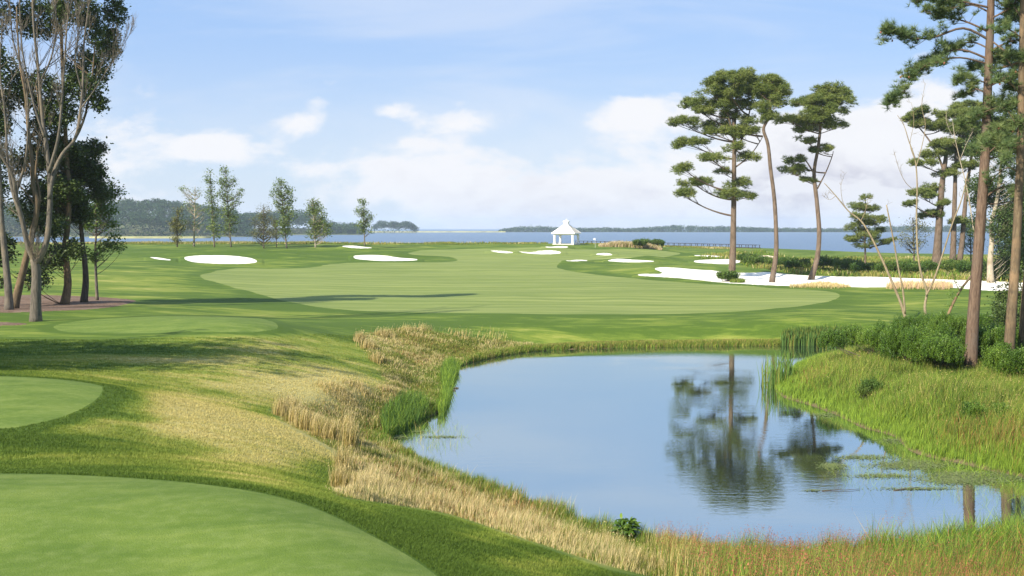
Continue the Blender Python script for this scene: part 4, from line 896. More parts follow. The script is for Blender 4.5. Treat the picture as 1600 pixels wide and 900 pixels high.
# ------------------------------------------------------------------ far shores (woods too many to count) and the land they stand on
def shore_wood(name, x0, x1, base_y, top_pts, D, depth, n, csize, label, face=2.4, per=70, hill=None):
    """top_pts: photo rows of the tree line; hill: share of the height that is land"""
    tx = [p[0] for p in top_pts]; ty = [p[1] for p in top_pts]; mb = MB(); ln = MB()
    a0, a1 = (x0 - 800) / F, (x1 - 800) / F; xs = np.linspace(x0, x1, 60); hill = hill or 0.
    rows_ = []
    for t in (0, .04, .3, .7, 1.):
        Yr = D + depth * t; zt = np.maximum(EYE + (HZ - np.interp(xs, tx, ty)) * D / F + 1, 1) * hill
        z = np.where(t == 0, -2., -.6 + zt * min(1, t * 1.6)); X = (xs - 800) / F * Yr
        rows_.append(np.stack([X, np.full_like(X, Yr) + 14 * np.sin(xs / 37.), z + np.zeros_like(X)], -1))
    V = np.array(rows_); nr_, nc_ = V.shape[:2]; q = [(i * nc_ + j, i * nc_ + j + 1, (i+1) * nc_ + j + 1, (i+1) * nc_ + j) for i in range(nr_-1) for j in range(nc_-1)]
    ln.add(V.reshape(-1, 3), quads=q); tag(ln.build('far_shore', m_shore, smooth=True), f'low land under the {label}', 'shore', kind='structure')
    u_ = rng.random(n); d_ = rng.random(n) ** 1.2; px = x0 + (x1 - x0) * u_; Yc = D + 8 + 14 * np.sin(px / 37.) + depth * .92 * d_
    full = np.maximum(EYE + (HZ - np.interp(px, tx, ty)) * (D + depth * .5) / F, 4.)
    g = -.6 + full * hill * np.minimum(1, d_ * 1.6); th_ = full * (1 - hill) * rng.uniform(.72, 1.04, n)
    cc = np.stack([(px - 800) / F * Yc, Yc, g + th_ - csize * .7], -1)
    k = np.full(n, per); cen = np.repeat(cc, k, 0); d3 = rng.normal(size=(len(cen), 3)); d3 /= np.linalg.norm(d3, axis=1)[:, None]
    d3[:, 2] = np.where(d3[:, 2] < -.2, -.2 + (d3[:, 2] + .2) * 1.6, d3[:, 2])
    p = cen + d3 * (rng.random((len(cen), 1)) ** .3) * [csize, csize, csize * .75]
    mb.scatter(LEAF, LEAFT, p, face * rng.uniform(.6, 1.3, len(p)), tint=np.clip(np.repeat(rng.random(n), k) * .8 + rng.random(len(p)) * .2, 0, 1), tiltmax=1.2)
    # trunks and under-storey along the front
    mm = int((x1 - x0) * 5); px = x0 + (x1 - x0) * rng.random(mm); Yc = D + 6 + 14 * np.sin(px / 37.) + rng.random(mm) * 10; zz = rng.random(mm) * np.maximum(2, np.interp(px, tx, 0 * np.array(ty)) + EYE + (HZ - np.interp(px, tx, ty)) * D / F) * (1 - hill) * .7
    mb.scatter(LEAF, LEAFT, np.stack([(px - 800) / F * Yc, Yc, zz - .6], -1), face * 1.3, tiltmax=1.5)
    return tag(mb.build(name, l_wood), label, 'wood', kind='stuff')
m_shore, nt = mat_new('far_shore_land'); n_ = noise(nt, pos(nt), .05, 3.); finish(nt, mix(nt, n_, (.20, .20, .10), (.10, .13, .06)), .9, .1)
shore_wood('distant_wood', -420, 395, 364, [(-420,300),(-200,302),(0,312),(120,314),(170,313),(190,309),(205,307),(225,310),(240,306),(270,309),(300,313),(330,318),(360,322),(380,330),(395,345)], 1150, 380, 2300, 6.2, 'dense wooded shore rising behind the left trees across the bay', hill=.5)
shore_wood('distant_wood', 380, 566, 362, [(380,330),(400,330),(440,328),(470,326),(495,332),(512,342),(530,346),(555,347),(566,352)], 1450, 200, 420, 7, 'middle wooded point stepping down to the water', hill=.25)
shore_wood('distant_wood', 584, 652, 360, [(584,349),(592,345),(600,344),(625,346),(640,345),(650,352)], 2000, 60, 110, 6, 'small isolated grove at the tip of the left shore')
shore_wood('distant_wood', 780, 1700, 363, [(780,358),(800,354),(830,352),(860,353),(885,355),(920,355),(950,354),(985,356),(1020,353),(1060,351),(1100,352),(1150,353),(1200,355),(1260,355),(1330,356),(1400,352),(1700,350)], 2350, 260, 1000, 8.5, 'thin hazy tree line along the far shore at right', face=3.2, per=50)
# marsh spit before the left wood
sp_ = MB(); xs = np.linspace(140, 330, 30); w_ = np.sin(np.linspace(0, math.pi, 30)) ** .4; Yc = 1000
V = np.array([[((x - 800) / F * (Yc + s * 40 * ww), Yc + s * 40 * ww, -1.6 if abs(s) == 1 else .6) for x, ww in zip(xs, w_)] for s in (-1, -.8, .8, 1)]); q = [(i*30+j, i*30+j+1, (i+1)*30+j+1, (i+1)*30+j) for i in range(3) for j in range(29)]
sp_.add(V.reshape(-1, 3), quads=q); m_spit = flat_mat('marsh_spit', (.30, .29, .12), .9, .1, .4, .08); tag(sp_.build('marsh_spit', m_spit, smooth=True), 'long low marsh spit in front of the left wooded shore', 'spit', kind='structure')
sp_ = MB(); xs = np.linspace(575, 790, 30); w_ = np.ones(30)*.5; Yc = 2300
V = np.array([[((x - 800) / F * (Yc + s * 20), Yc + s * 20, -1.6 if abs(s) == 1 else 1.2) for x in xs] for s in (-1, -.8, .8, 1)])
sp_.add(V.reshape(-1, 3), quads=q); tag(sp_.build('marsh_spit', m_spit, smooth=True), 'barely visible low spit on the open horizon at centre', 'spit', kind='structure')
# ------------------------------------------------------------------ white pavilion by the green
m_white = flat_mat('white_paint', (.82, .82, .80), .5, .3, .03); m_shing, nt = mat_new('cedar_shingle'); p = pos(nt)
n_ = noise(nt, p, 3., 4.); wv = N(nt, 'ShaderNodeTexWave', wave_type='BANDS', bands_direction='Z'); L(nt, p, wv.inputs['Vector']); wv.inputs['Scale'].default_value = 1.2; wv.inputs['Distortion'].default_value = .6
c = mix(nt, maprange(nt, n_, .35, .65), (.60, .53, .40), (.76, .70, .58)); c = mix(nt, maprange(nt, wv.outputs['Fac'], .0, .25, .35, 0), c, (.35, .30, .24)); finish(nt, c, .85, .1, bump=wv.outputs['Fac'], bstr=.4)
gb0 = hit(885, 382); gb0[2] = float(H(gb0[0], gb0[1])) + .05
gz_ = empty('pavilion', gb0, 'small white open pavilion with a shingled hip roof and cupola, facing the bay', 'pavilion', rz=R(-20.5))
S_ = 2.62
def part(mb, name, mat, parent, smooth=False): return mb.build(name, mat, parent, smooth)
mb = MB(); mb.box((-S_-.25, -S_-.25, -.5), (S_+.25, S_+.25, .12)); part(mb, 'floor', flat_mat('pale_floor', (.55,.52,.46)), gz_)
for sx in (-1, 1):
    for sy in (-1, 1):
        mb = MB(); x, y = sx * (S_ - .2), sy * (S_ - .2); mb.box((x-.24, y-.24, .12), (x+.24, y+.24, 2.35)); mb.box((x-.31, y-.31, .12), (x+.31, y+.31, .4)); mb.box((x-.31, y-.31, 2.2), (x+.31, y+.31, 2.36)); part(mb, 'column', m_white, gz_)
mb = MB(); 
for a_, b_ in (((-S_, -S_, 2.36), (S_, -S_+.35, 2.72)), ((-S_, S_-.35, 2.36), (S_, S_, 2.72)), ((-S_, -S_+.35, 2.36), (-S_+.35, S_-.35, 2.72)), ((S_-.35, -S_+.35, 2.36), (S_, S_-.35, 2.72))): mb.box(a_, b_)
part(mb, 'beam', m_white, gz_)
def hip(mb, e, z0, t, z1, th=.12):
    mb.add([(-e,-e,z0),(e,-e,z0),(e,e,z0),(-e,e,z0),(-t,-t,z1),(t,-t,z1),(t,t,z1),(-t,t,z1),(-e,-e,z0-th),(e,-e,z0-th),(e,e,z0-th),(-e,e,z0-th)],
           quads=[(0,1,5,4),(1,2,6,5),(2,3,7,6),(3,0,4,7),(4,5,6,7),(11,10,9,8),(8,9,1,0),(9,10,2,1),(10,11,3,2),(11,8,0,3)])
mb = MB(); hip(mb, S_+.42, 2.84, .55, 5.0); rf = part(mb, 'roof', m_shing, gz_)
mb = MB()
for sx, sy in ((-1,-1),(1,-1),(1,1),(-1,1)): mb.tube([(sx*(S_+.45), sy*(S_+.45), 2.86), (sx*.57, sy*.57, 5.03)], .09, 5)
e = S_ + .44
for a_, b_ in (((-e,-e-.05,2.68),(e,-e+.02,2.9)),((-e,e-.02,2.68),(e,e+.05,2.9)),((-e-.05,-e,2.68),(-e+.02,e,2.9)),((e-.02,-e,2.68),(e+.05,e,2.9))): mb.box(a_, b_)
part(mb, 'roof_trim', m_white, rf)
mb = MB(); mb.box((-.55,-.55,4.9),(.55,.55,5.75)); mb.box((-.72,-.72,5.75),(.72,.72,5.85)); hip(mb, .7, 5.96, .05, 6.3, .1); mb.tube([(0,0,6.25),(0,0,6.85)], .04, 5); cp_ = part(mb, 'cupola', m_white, gz_)
mb = MB()
for k in range(5): mb.box((-.36, -.58, 5.08 + k*.12), (.36, -.553, 5.14 + k*.12))
part(mb, 'louvre', flat_mat('grey_louvre', (.5,.5,.5)), cp_)
for sx in (-1, 1):       # built-in benches along two sides
    mb = MB(); mb.box((sx*(S_-.55)-.2, -1.7, .5), (sx*(S_-.55)+.2, 1.7, .58)); mb.box((sx*(S_-.55)-.15, -1.6, .12), (sx*(S_-.55)+.15, -1.5, .5)); mb.box((sx*(S_-.55)-.15, 1.5, .12), (sx*(S_-.55)+.15, 1.6, .5)); part(mb, 'bench', m_white, gz_)

# flag on the far green
fb = hit(930, 387); fb[2] = float(H(fb[0], fb[1])); fl = empty('flagstick', fb, 'white flag on a thin pole on the far green, right of the pavilion', 'flag')
mb = MB(); mb.tube([(0,0,0),(0,0,2.3)], .022, 6); part(mb, 'pole', m_white, fl)
mb = MB(); xs = np.linspace(0, .5, 9); zz = np.linspace(1.9, 2.28, 5); V = np.array([(-x, .05*math.sin(x*9), z - .12*x) for z in zz for x in xs]); V2 = V + [0, .012, 0]
q = [(i*9+j, i*9+j+1, (i+1)*9+j+1, (i+1)*9+j) for i in range(4) for j in range(8)]; mb.add(V, quads=q); mb.add(V2, quads=q); part(mb, 'flag', m_white, fl, True)

# long low pier
m_pier = flat_mat('weathered_timber', (.05, .045, .04), .85, .1, .2)
pa_, pb_ = on_plane(np.array([902, 1186]), np.array([379.5, 387.]), 2.3); pv_ = pb_ - pa_; pl_ = np.linalg.norm(pv_)
pr = empty('pier', pa_, 'long dark timber pier running along the water behind the green', 'pier', rz=math.atan2(pv_[1], pv_[0]))
mb = MB(); mb.box((0, -.9, -.6), (pl_, .9, 0)); part(mb, 'deck', m_pier, pr)
mb = MB(); mb.box((0, -.85, .8), (pl_, -.77, 1.0)); mb.box((0, .77, .85), (pl_, .85, .95)); part(mb, 'handrail', m_pier, pr)
post = None
for k in range(int(pl_ / 3.6) + 1):
    if post is None:
        mb = MB(); mb.box((0, -1.02, -4.2), (.22, -.902, .96)); mb.box((0, .902, -4.2), (.22, 1.02, .96)); mb.box((.02, -.902, -.75), (.2, .902, -.352)); post = part(mb, 'post', m_pier, pr)
    else:
        o = post.copy(); C.objects.link(o); o.parent = pr; o.location = (k * 3.6, 0, 0)

# ------------------------------------------------------------------ bushes
def sprig(n=12, h=.30, seed=0):
    r = np.random.default_rng(seed); V = []; T = []
    for i in range(n):
        z = h * (i + .5) / n; a = i * 2.4; d = np.array([math.cos(a), math.sin(a), .7 + .5 * r.random()]); d /= np.linalg.norm(d); s = np.cross(d, [0, 0, 1.]); s /= np.linalg.norm(s)
        o = np.array([0, 0, z]); l = .095 * (1.15 - .5 * i / n); w_ = .02
        V += [o, o + d*l*.5 + s*w_, o + d*l, o + d*l*.5 - s*w_]; T += [(4*i, 4*i+1, 4*i+2), (4*i, 4*i+2, 4*i+3)]
    return np.array(V), np.array(T)
SPR, SPRT = sprig()
def bush(name, c, rx, ry, h, n, label, cat='bush', group=None, mat=None, lumps=9, sc=1., stem=True):
    """rounded shrub: lumps of upright leafy sprigs, bottom on the ground at c"""
    b = np.array(c, float); t = empty(name, b, label, cat, group); mb = MB(); st = MB()
    lc = rng.normal(0, .55, (lumps, 3)) * [rx, ry, 0] + b; lc[:, 2] = b[2] + h * rng.uniform(.35, .62, lumps)
    lc[0] = b + [0, 0, h * .5]; lr = np.stack([rx * rng.uniform(.25, .55, lumps), ry * rng.uniform(.3, .5, lumps), h * rng.uniform(.22, .42, lumps)], -1)
    for cc, r in zip(lc, lr):
        k = n // lumps; d = rng.normal(size=(k, 3)); d /= np.linalg.norm(d, axis=1)[:, None]; d[:, 2] = np.where(d[:, 2] < -.3, -d[:, 2], d[:, 2])
        bump_ = 1 + .22 * np.sin(d[:, 0] * 9 + cc[0] * 5) * np.sin(d[:, 1] * 8 + cc[1] * 3) * np.cos(d[:, 2] * 7)
        p_ = cc + d * r * (rng.random((k, 1)) ** .4) * bump_[:, None] * rng.uniform(.85, 1.2, (k, 1)); p_[:, 2] = np.maximum(p_[:, 2], b[2] + .05)
        mb.scatter(SPR, SPRT, p_, sc * rng.uniform(.7, 1.3, k), tint=np.clip(rng.normal(.5, .15, k) + .22 * rng.normal(), 0, 1), tiltmax=.75)
        if stem:
            for _ in range(3): st.tube(bez(b + rng.normal(0, .15, 3) * [rx, ry, 0], (b + cc) / 2 + rng.normal(0, .15, 3), cc + rng.normal(0, .2, 3) * r, 4), np.linspace(.03, .01, 4), 4, cap=False)
    if stem and len(st.v): unparent_fix(st.build('stem', b_dark, t), t)
    unparent_fix(mb.build('foliage', mat or l_bush, t), t); return t
GB_ = 'rounded green bushes at the top of the right bank'
for (px, py, wpx, hpx, dd, n, lab) in [(1382,572,44,58,2.2,5200,'leftmost of the bright green bushes above the right bank'),(1425,580,46,66,2.2,6500,'bright green bush left of centre in the mass above the bank'),(1470,588,44,74,2.2,6500,'tallest bright green bush just left of the near pine trunk'),
                                  (1355,556,36,34,1.8,2600,'low bush at the far left tip of the green mass'),(1548,582,40,78,2.2,5500,'shaded bush between the two near pine trunks'),(1596,612,36,72,1.8,5500,'bright green bush at the right edge in front of the trunks'),
                                  (1445,545,50,52,2.4,4500,'bush behind the front row of green bushes, left'),(1505,548,50,58,2.4,4500,'bush behind the near pine trunk'),(1405,548,40,38,2.,3200,'low bush at the back of the green mass, nearest the bare dead tree')]:
    c = hit(px, py); m_ = c[1] / F; bush('bush', c, wpx * m_ * .95, dd, hpx * m_, n, lab, 'bush', GB_, sc=1.15, lumps=12)
for (px, py, wpx, hpx, n, lab, mt) in [(1352,630,18,34,420,'small dark green bush alone in the grass of the right bank', l_scrub),(1530,665,30,34,500,'leafy weed clump in the grass below the near pine trunk', l_bush)]:
    c = hit(px, py); m_ = c[1] / F; bush('bush', c, wpx * m_, wpx * m_, hpx * m_, n, lab, 'bush', mat=mt, sc=.95, lumps=6)
# scrub beyond the sand: shrubs one can tell apart
GS = 'shrubs in the scrub beyond the sand'
sh_list = [(1138,440,12,6,'tiny green tuft of shrub at the foot of the tallest pine'),(1168,414,16,12,'shrub beside the tallest pine trunk'),(1190,417,20,10,'low shrub in front of the bare sand heap'),(1225,421,22,13,'shrub just right of the middle pine trunk'),
 (1250,424,20,13,'shrub left of the leaning pine trunk'),(1292,424,18,18,'rounded dark shrub right of the leaning pine trunk'),(1318,426,22,15,'dark spreading shrub next to the rounded one'),(1345,428,20,10,'low shrub below the small marsh pine'),(1395,430,22,14,'dark shrub behind the arching dead tree'),
 (1420,431,20,13,'dark shrub left of the forked dead tree'),(1450,428,20,12,'shrub right of the forked dead tree'),(1478,428,20,14,'shrub at the feet of the background pines'),(1500,430,18,15,'shrub against the near pine trunk in the scrub'),(1535,432,20,16,'shrub between near trunk and pale trunk'),(1575,436,24,18,'shrub at the right end of the scrub')]
for (px, py, wp, hp, lab) in sh_list:
    c = hit(px, py); m_ = c[1] / F; bush('shrub', c, wp * m_, wp * m_ * .7, hp * m_ * 1.1, 620, lab, 'shrub', GS, mat=l_scrub, sc=2.9, lumps=7)
for k, px in enumerate([992,999,1006,1013,1020,1027,1034]):
    c = hit(px, 388.4); m_ = c[1] / F; bush('shrub', c, 5 * m_, 5 * m_, 11 * m_, 260, f"{['first','second','third','fourth','fifth','sixth','last'][k]} from the left of the dark clipped shrubs right of the far green", 'shrub', 'row of shrubs right of the far green', mat=l_scrub, sc=2.8, lumps=4)

# ------------------------------------------------------------------ grasses (nobody could count them)
STRAW, PALE, OLIVE, GREEN, LIME, RUST, BROWN, DEEP, REED, OCHRE = [np.array(c) for c in
 [(.50,.39,.155),(.68,.56,.29),(.19,.20,.04),(.12,.20,.028),(.23,.33,.035),(.34,.15,.06),(.24,.18,.07),(.045,.09,.018),(.085,.16,.035),(.34,.30,.085)]]
m_grass, nt = mat_new('tall_grass'); finish(nt, attr(nt, 'gcol').outputs['Color'], .65, .2, transl=.3)
def sample(poly, n, acc=None):
    lo, hi = poly.min(0), poly.max(0); out = np.zeros((0, 2))
    while len(out) < n:
        q = lo + (hi - lo) * rng.random((int(n * 1.6) + 50, 2)); q = q[sdf(poly, q[:, 0], q[:, 1]) > 0]
        if acc is not None: q = q[acc(q) > rng.random(len(q))]
        if len(q) == 0: break
        out = np.concatenate([out, q])
    return out[:n]
def clumpy(q, k, s):
    """n points become n*k, gathered in tufts"""
    r_ = np.repeat(q, k, 0); return r_ + rng.normal(0, 1, r_.shape) * np.repeat(np.zeros(len(q)) + s, k)[:, None]
def pond_d(q): return -lerp2(PD, ga, gy, q[:, 0] / np.maximum(q[:, 1], 1.6), q[:, 1])
zpolys = [z[1] for z in zones]
def in_zone(q, names):
    r_ = np.zeros(len(q), bool)
    for zn, pl, lb_ in zones:
        if zn in names: r_ |= sdf(pl, q[:, 0], q[:, 1]) > -.03
    return r_
class Grass:
    def __init__(s): s.V = []; s.T = []; s.c = []; s.n = 0
    def blades(s, q, h, w, lean, col, tipcol=None, zoff=-.03, windx=.12):
        n = len(q); 
        if n == 0: return
        z = H(q[:, 0], q[:, 1]) + zoff; b = np.stack([q[:, 0], q[:, 1], z], -1); a = rng.random(n) * 2 * math.pi; sd_ = np.stack([np.cos(a), np.sin(a), 0 * a], -1) * (np.zeros(n) + w)[:, None] / 2
        h = np.zeros(n) + h; la_ = rng.random(n) * 2 * math.pi; lm = lean * h * rng.random(n); ln = np.stack([np.cos(la_) * lm + windx * h, np.sin(la_) * lm, 0 * h], -1); up = np.stack([0*h, 0*h, h], -1)
        m_ = b + ln * .35 + up * .58; t = b + ln + up
        s.V.append(np.stack([b - sd_, b + sd_, m_ + sd_ * .8, m_ - sd_ * .8, t], 1).reshape(-1, 3))
        i = np.arange(n)[:, None] * 5 + s.n; s.T.append(np.concatenate([i + [0, 1, 2], i + [0, 2, 3], i + [3, 2, 4]]))
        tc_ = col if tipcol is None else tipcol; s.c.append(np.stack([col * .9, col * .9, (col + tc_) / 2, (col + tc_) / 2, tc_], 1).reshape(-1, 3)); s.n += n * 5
        return t
    def heads(s, t, size, col, k=5, spread=(.03, .03, .10)):
        n = len(t) * k; size = np.repeat(np.zeros(len(t)) + size, k); c_ = np.repeat(t, k, 0) + rng.normal(0, 1, (n, 3)) * spread; M = rots(n); tri = np.array([(-.5, 0, 0), (.5, 0, 0), (0, 0, 1.4)])
        V = np.einsum('nij,kj->nki', M, tri) * (size * rng.uniform(.6, 1.3, n))[:, None, None] + c_[:, None]; s.V.append(V.reshape(-1, 3)); s.T.append(np.arange(n * 3).reshape(-1, 3) + s.n)
        s.c.append(np.repeat(np.repeat(col, k, 0) * rng.uniform(.7, 1.25, (n, 1)), 3, 0)); s.n += n * 3
    def build(s, name, label, cat, mat=None, zone=False):
        V = np.concatenate(s.V); at_ = {'gcol': np.concatenate(s.c)}
        if zone: at_ = {'zone': zone_at(V[:, 0], V[:, 1]), 'tint': rng.random(len(V) // 5).repeat(5)}
        me = make_mesh(name, V, np.concatenate(s.T), None, at_); return tag(obj(name, me, mat or m_grass), label, cat, kind='stuff')
def pal(w):
    """rows of weights over a palette -> colours picked per blade"""
    cols = np.array([c for c, _ in w]); W = np.stack([np.zeros_like(w[0][1]) + x for _, x in w], -1); W = np.maximum(W, 0); W = W / W.sum(1, keepdims=True)
    k = (W.cumsum(1) < rng.random((len(W), 1))).sum(1); return cols[np.minimum(k, len(cols) - 1)] * rng.uniform(.72, 1.25, (len(W), 1))
def NZ(q, s, seed): return vnoise(q[:, 0] / s, q[:, 1] / s, seed) * .65 + vnoise(q[:, 0] / s * 2.3, q[:, 1] / s * 2.3, seed + 1) * .35

# left and near bank of the pond
outer = poly_hit([(562,524),(590,518),(640,512),(700,522),(780,531),(840,536),(856,552),(790,590),(760,620),(740,680),(860,760),(1010,838),(1100,866),(1180,884),(1160,985),(1110,940),(1040,908),(950,884),(850,852),(700,803),(600,786),(522,774),
                  (534,735),(520,703),(470,674),(436,652),(440,632),(500,628),(560,618),(598,598),(588,572),(566,545)], 3)
g = Grass(); q0 = sample(outer, 33000, lambda q: np.where(pond_d(q) > .02, np.clip((26 / q[:, 1]) ** .7, 0, 1), 0))
q = clumpy(q0, 9, .05 + .0016 * q0[:, 1]); q = q[pond_d(q) > .0]; d_ = pond_d(q); e_ = sdf(outer, q[:, 0], q[:, 1]); q = q[e_ > -.5 * rng.random(len(q))]; d_ = pond_d(q); e_ = sdf(outer, q[:, 0], q[:, 1])
n1, n2, n3 = NZ(q, 1.6, 11), NZ(q, 1.0, 23), NZ(q, 3.2, 31)
near = np.exp(-(d_ / .9) ** 2); edge = np.exp(-(e_ / 1.7) ** 2); qx, qy = project(q[:, 0], q[:, 1], H(q[:, 0], q[:, 1]))
lowp = sstep(690, 760, qy); pt = sstep(.42, .6, n1); straw = (.2 + .8 * pt * lowp) * edge + pt * (.25 + .6 * lowp) + .06 * lowp; straw = straw * (1 - .75 * sstep(.7, 1.6, e_) * lowp); col = pal([(STRAW, straw * (1 - near)), (PALE, straw * .75 * (1 - near)), (OLIVE, (1 - pt) * 1.5 + .3 + .5 * lowp), (OCHRE, .5 + .35 * pt), (DEEP, .35 * (1 - pt)), (BROWN, sstep(.5, .7, n2) * .5 * (1 - near) + .05), (RUST, sstep(.5, .7, n3) * .35 * (1 + lowp) + .6 * np.exp(-((qx - 830) / 90) ** 2) * np.exp(-((qy - 800) / 30) ** 2)), (GREEN, near * 3.2 + sstep(.5, .7, 1 - n3) * .9 + .25 + .5 * sstep(760, 900, qx)), (LIME, near * .8 + .15)])
isst = (col[:, 0] > .4)
h = np.where(isst, .24 + .18 * lowp, .20 + .13 * lowp) * (.65 + .7 * n2) * rng.uniform(.6, 1.15, len(q)) * (1 + .5 * near) * np.where(near > .5, 1., .8 + .4 * n1); h *= np.clip(.3 + e_ / 1.1, .3, 1) * (.45 + 1.1 * NZ(q, .45, 99))
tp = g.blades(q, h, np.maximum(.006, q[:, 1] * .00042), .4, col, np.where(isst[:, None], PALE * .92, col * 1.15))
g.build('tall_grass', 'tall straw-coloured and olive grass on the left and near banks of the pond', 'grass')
# tall tufts of pale straw that stand out
g = Grass()
for (px, py, rp, n, hh) in [(562,535,6,900,.75),(575,545,8,900,.7),(590,565,8,700,.7),(600,527,10,700,.7),(640,520,20,700,.6),(665,518,10,300,.7),(440,650,8,900,.7),(462,662,10,1100,.75),(480,672,12,1500,.8),(505,684,12,1500,.8),(455,637,14,900,.55),(520,690,8,900,.8),(543,690,9,1200,1.15),(546,705,8,900,1.1),(535,735,9,900,.8),(532,765,10,900,.7),(560,772,16,1200,.6),(620,778,24,1500,.55),
                           (690,792,24,1500,.6),(745,805,24,1500,.65),(630,708,12,700,.55),(820,830,26,1400,.6),(900,860,30,1500,.55),(950,862,16,900,.65),(990,885,26,1300,.55),(1060,905,30,1500,.6),(770,530,24,500,.5),(720,524,20,500,.5),(528,612,24,2600,.26),(560,606,20,1800,.28),(545,628,16,1400,.28)]:
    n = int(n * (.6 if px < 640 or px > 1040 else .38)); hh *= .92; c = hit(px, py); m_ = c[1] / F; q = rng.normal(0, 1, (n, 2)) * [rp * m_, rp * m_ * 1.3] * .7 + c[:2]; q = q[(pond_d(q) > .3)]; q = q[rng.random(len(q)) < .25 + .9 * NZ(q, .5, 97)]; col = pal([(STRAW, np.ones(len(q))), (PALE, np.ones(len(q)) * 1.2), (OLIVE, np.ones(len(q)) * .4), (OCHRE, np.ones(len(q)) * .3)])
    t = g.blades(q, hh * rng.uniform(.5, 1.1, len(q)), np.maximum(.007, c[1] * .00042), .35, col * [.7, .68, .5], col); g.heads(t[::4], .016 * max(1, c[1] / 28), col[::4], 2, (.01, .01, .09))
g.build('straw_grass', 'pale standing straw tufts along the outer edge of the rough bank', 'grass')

# right foreground: rust-headed rushes and bright green reeds
fore = poly_hit([(1010,845),(1100,868),(1200,876),(1300,872),(1400,864),(1500,852),(1600,836),(1720,830),(1760,900),(1760,1040),(1400,1060),(1150,1040),(1090,960)], 3)
g = Grass(); q0 = sample(fore, 5200, lambda q: (pond_d(q) > .02).astype(float)); q = clumpy(q0, 26, .13); q = q[pond_d(q) > -.05]; d_ = pond_d(q); qx, qy = project(q[:, 0], q[:, 1], H(q[:, 0], q[:, 1])); n1, n2 = NZ(q, .9, 41), NZ(q, .6, 47)
rt = sstep(1310, 1390, qx + 80 * (n1 - .5)); nr_ = np.exp(-(d_ / 3.8) ** 2); redz = (1 - rt) + rt * (1 - nr_) * .85
gr = rt * nr_
keep = rng.random(len(q)) < np.where(gr > .4, .7, 1.); q = q[keep]; gr = gr[keep]; redz = redz[keep]; n1 = n1[keep]; n2 = n2[keep]; qx = qx[keep]; d_ = d_[keep]; rt = rt[keep]
col = pal([(GREEN, 1.1 + gr * 2.2), (DEEP, .35), (LIME, .45 + gr * 1.4), (OLIVE, .7 * redz + .1), (OCHRE, .22 * redz + sstep(1150, 1050, qx) * .7), (STRAW, .04 * redz + sstep(1130, 1040, qx) * 1.4), (RUST, redz * (sstep(.45, .7, n1) * .6 + rt * .7)), (REED, gr * .9)])
hh = np.where(gr > .4, 1.0, .78) * (.45 + 1.0 * NZ(q, .4, 95)) * rng.uniform(.4, 1.2, len(q)) * np.clip(.5 + d_ * .5, .5, 1); t = g.blades(q, hh, np.where(gr > .4, .020, .012), np.where(gr > .4, .75, .35), col, col * 1.1)
rs = (redz > .35) & (rng.random(len(q)) < np.where(d_ < 2.0, .36, .15) * (.2 + 1.3 * n1)) & (qx > 1020) & (hh > .55); g.heads(t[rs] , .015, np.tile(np.array([.33, .13, .07]), (rs.sum(), 1)), 7, (.022, .022, .055))
g.build('rush_bed', 'rust-headed rushes and long green reeds along the near shore at lower right', 'rushes')

# right bank
rb_ = poly_hit([(1205,600),(1222,621),(1262,633),(1309,651),(1346,669),(1393,682),(1420,705),(1464,718),(1505,726),(1560,740),(1620,752),(1760,768),(1760,560),(1600,566),(1500,560),(1420,552),(1385,546),(1330,552),(1262,562),(1228,580)], 3)
g = Grass(); q0 = sample(rb_, 15000, lambda q: (pond_d(q) > .02).astype(float) * np.clip((40 / q[:, 1]) ** 1., 0, 1)); q = clumpy(q0, 13, .10); q = q[pond_d(q) > .0]; d_ = pond_d(q); n1, n2, n3 = NZ(q, 2.2, 51), NZ(q, 1.3, 57), NZ(q, 4., 61); near = np.exp(-(d_ / 1.5) ** 2)
qx, qy = project(q[:, 0], q[:, 1], H(q[:, 0], q[:, 1])); rr = np.exp(-((qx - 1560) / 90) ** 2 - ((qy - 705) / 22) ** 2) + .8 * np.exp(-((qx - 1262) / 22) ** 2 - ((qy - 600) / 14) ** 2) + .6 * np.exp(-((qx - 1490) / 50) ** 2 - ((qy - 685) / 18) ** 2)
col = pal([(LIME, near * 2.2 + .75), (GREEN, 1.4 + near), (OLIVE, .8 * (1 - near) * (.4 + n1)), (OCHRE, .55 * (1 - near) * sstep(.4, .7, n2)), (RUST, (1 - near) * (sstep(.66, .8, n3) * .2 + rr * 1.1)), (STRAW, (1 - near) * .08), (DEEP, (1 - near) * (.25 + .8 * sstep(.45, .65, n1)))])
hh = (.42 * near + .95 * (1 - near)) * (.35 + .4 * n2 + .75 * NZ(q, .5, 93)) * rng.uniform(.55, 1.15, len(q)); t = g.blades(q, hh, np.maximum(.009, q[:, 1] * .00034), .5, col, col * 1.12)
sd2 = (rng.random(len(q)) < .05) & (near < .3); g.heads(t[sd2], .03, pal([(OCHRE, np.ones(sd2.sum())), (STRAW, np.ones(sd2.sum()) * .5), (RUST, rr[sd2] * 3)]), 2, (.03, .03, .09))
g.build('bank_grass', 'lush tall green grass covering the right bank down to the pond', 'grass')

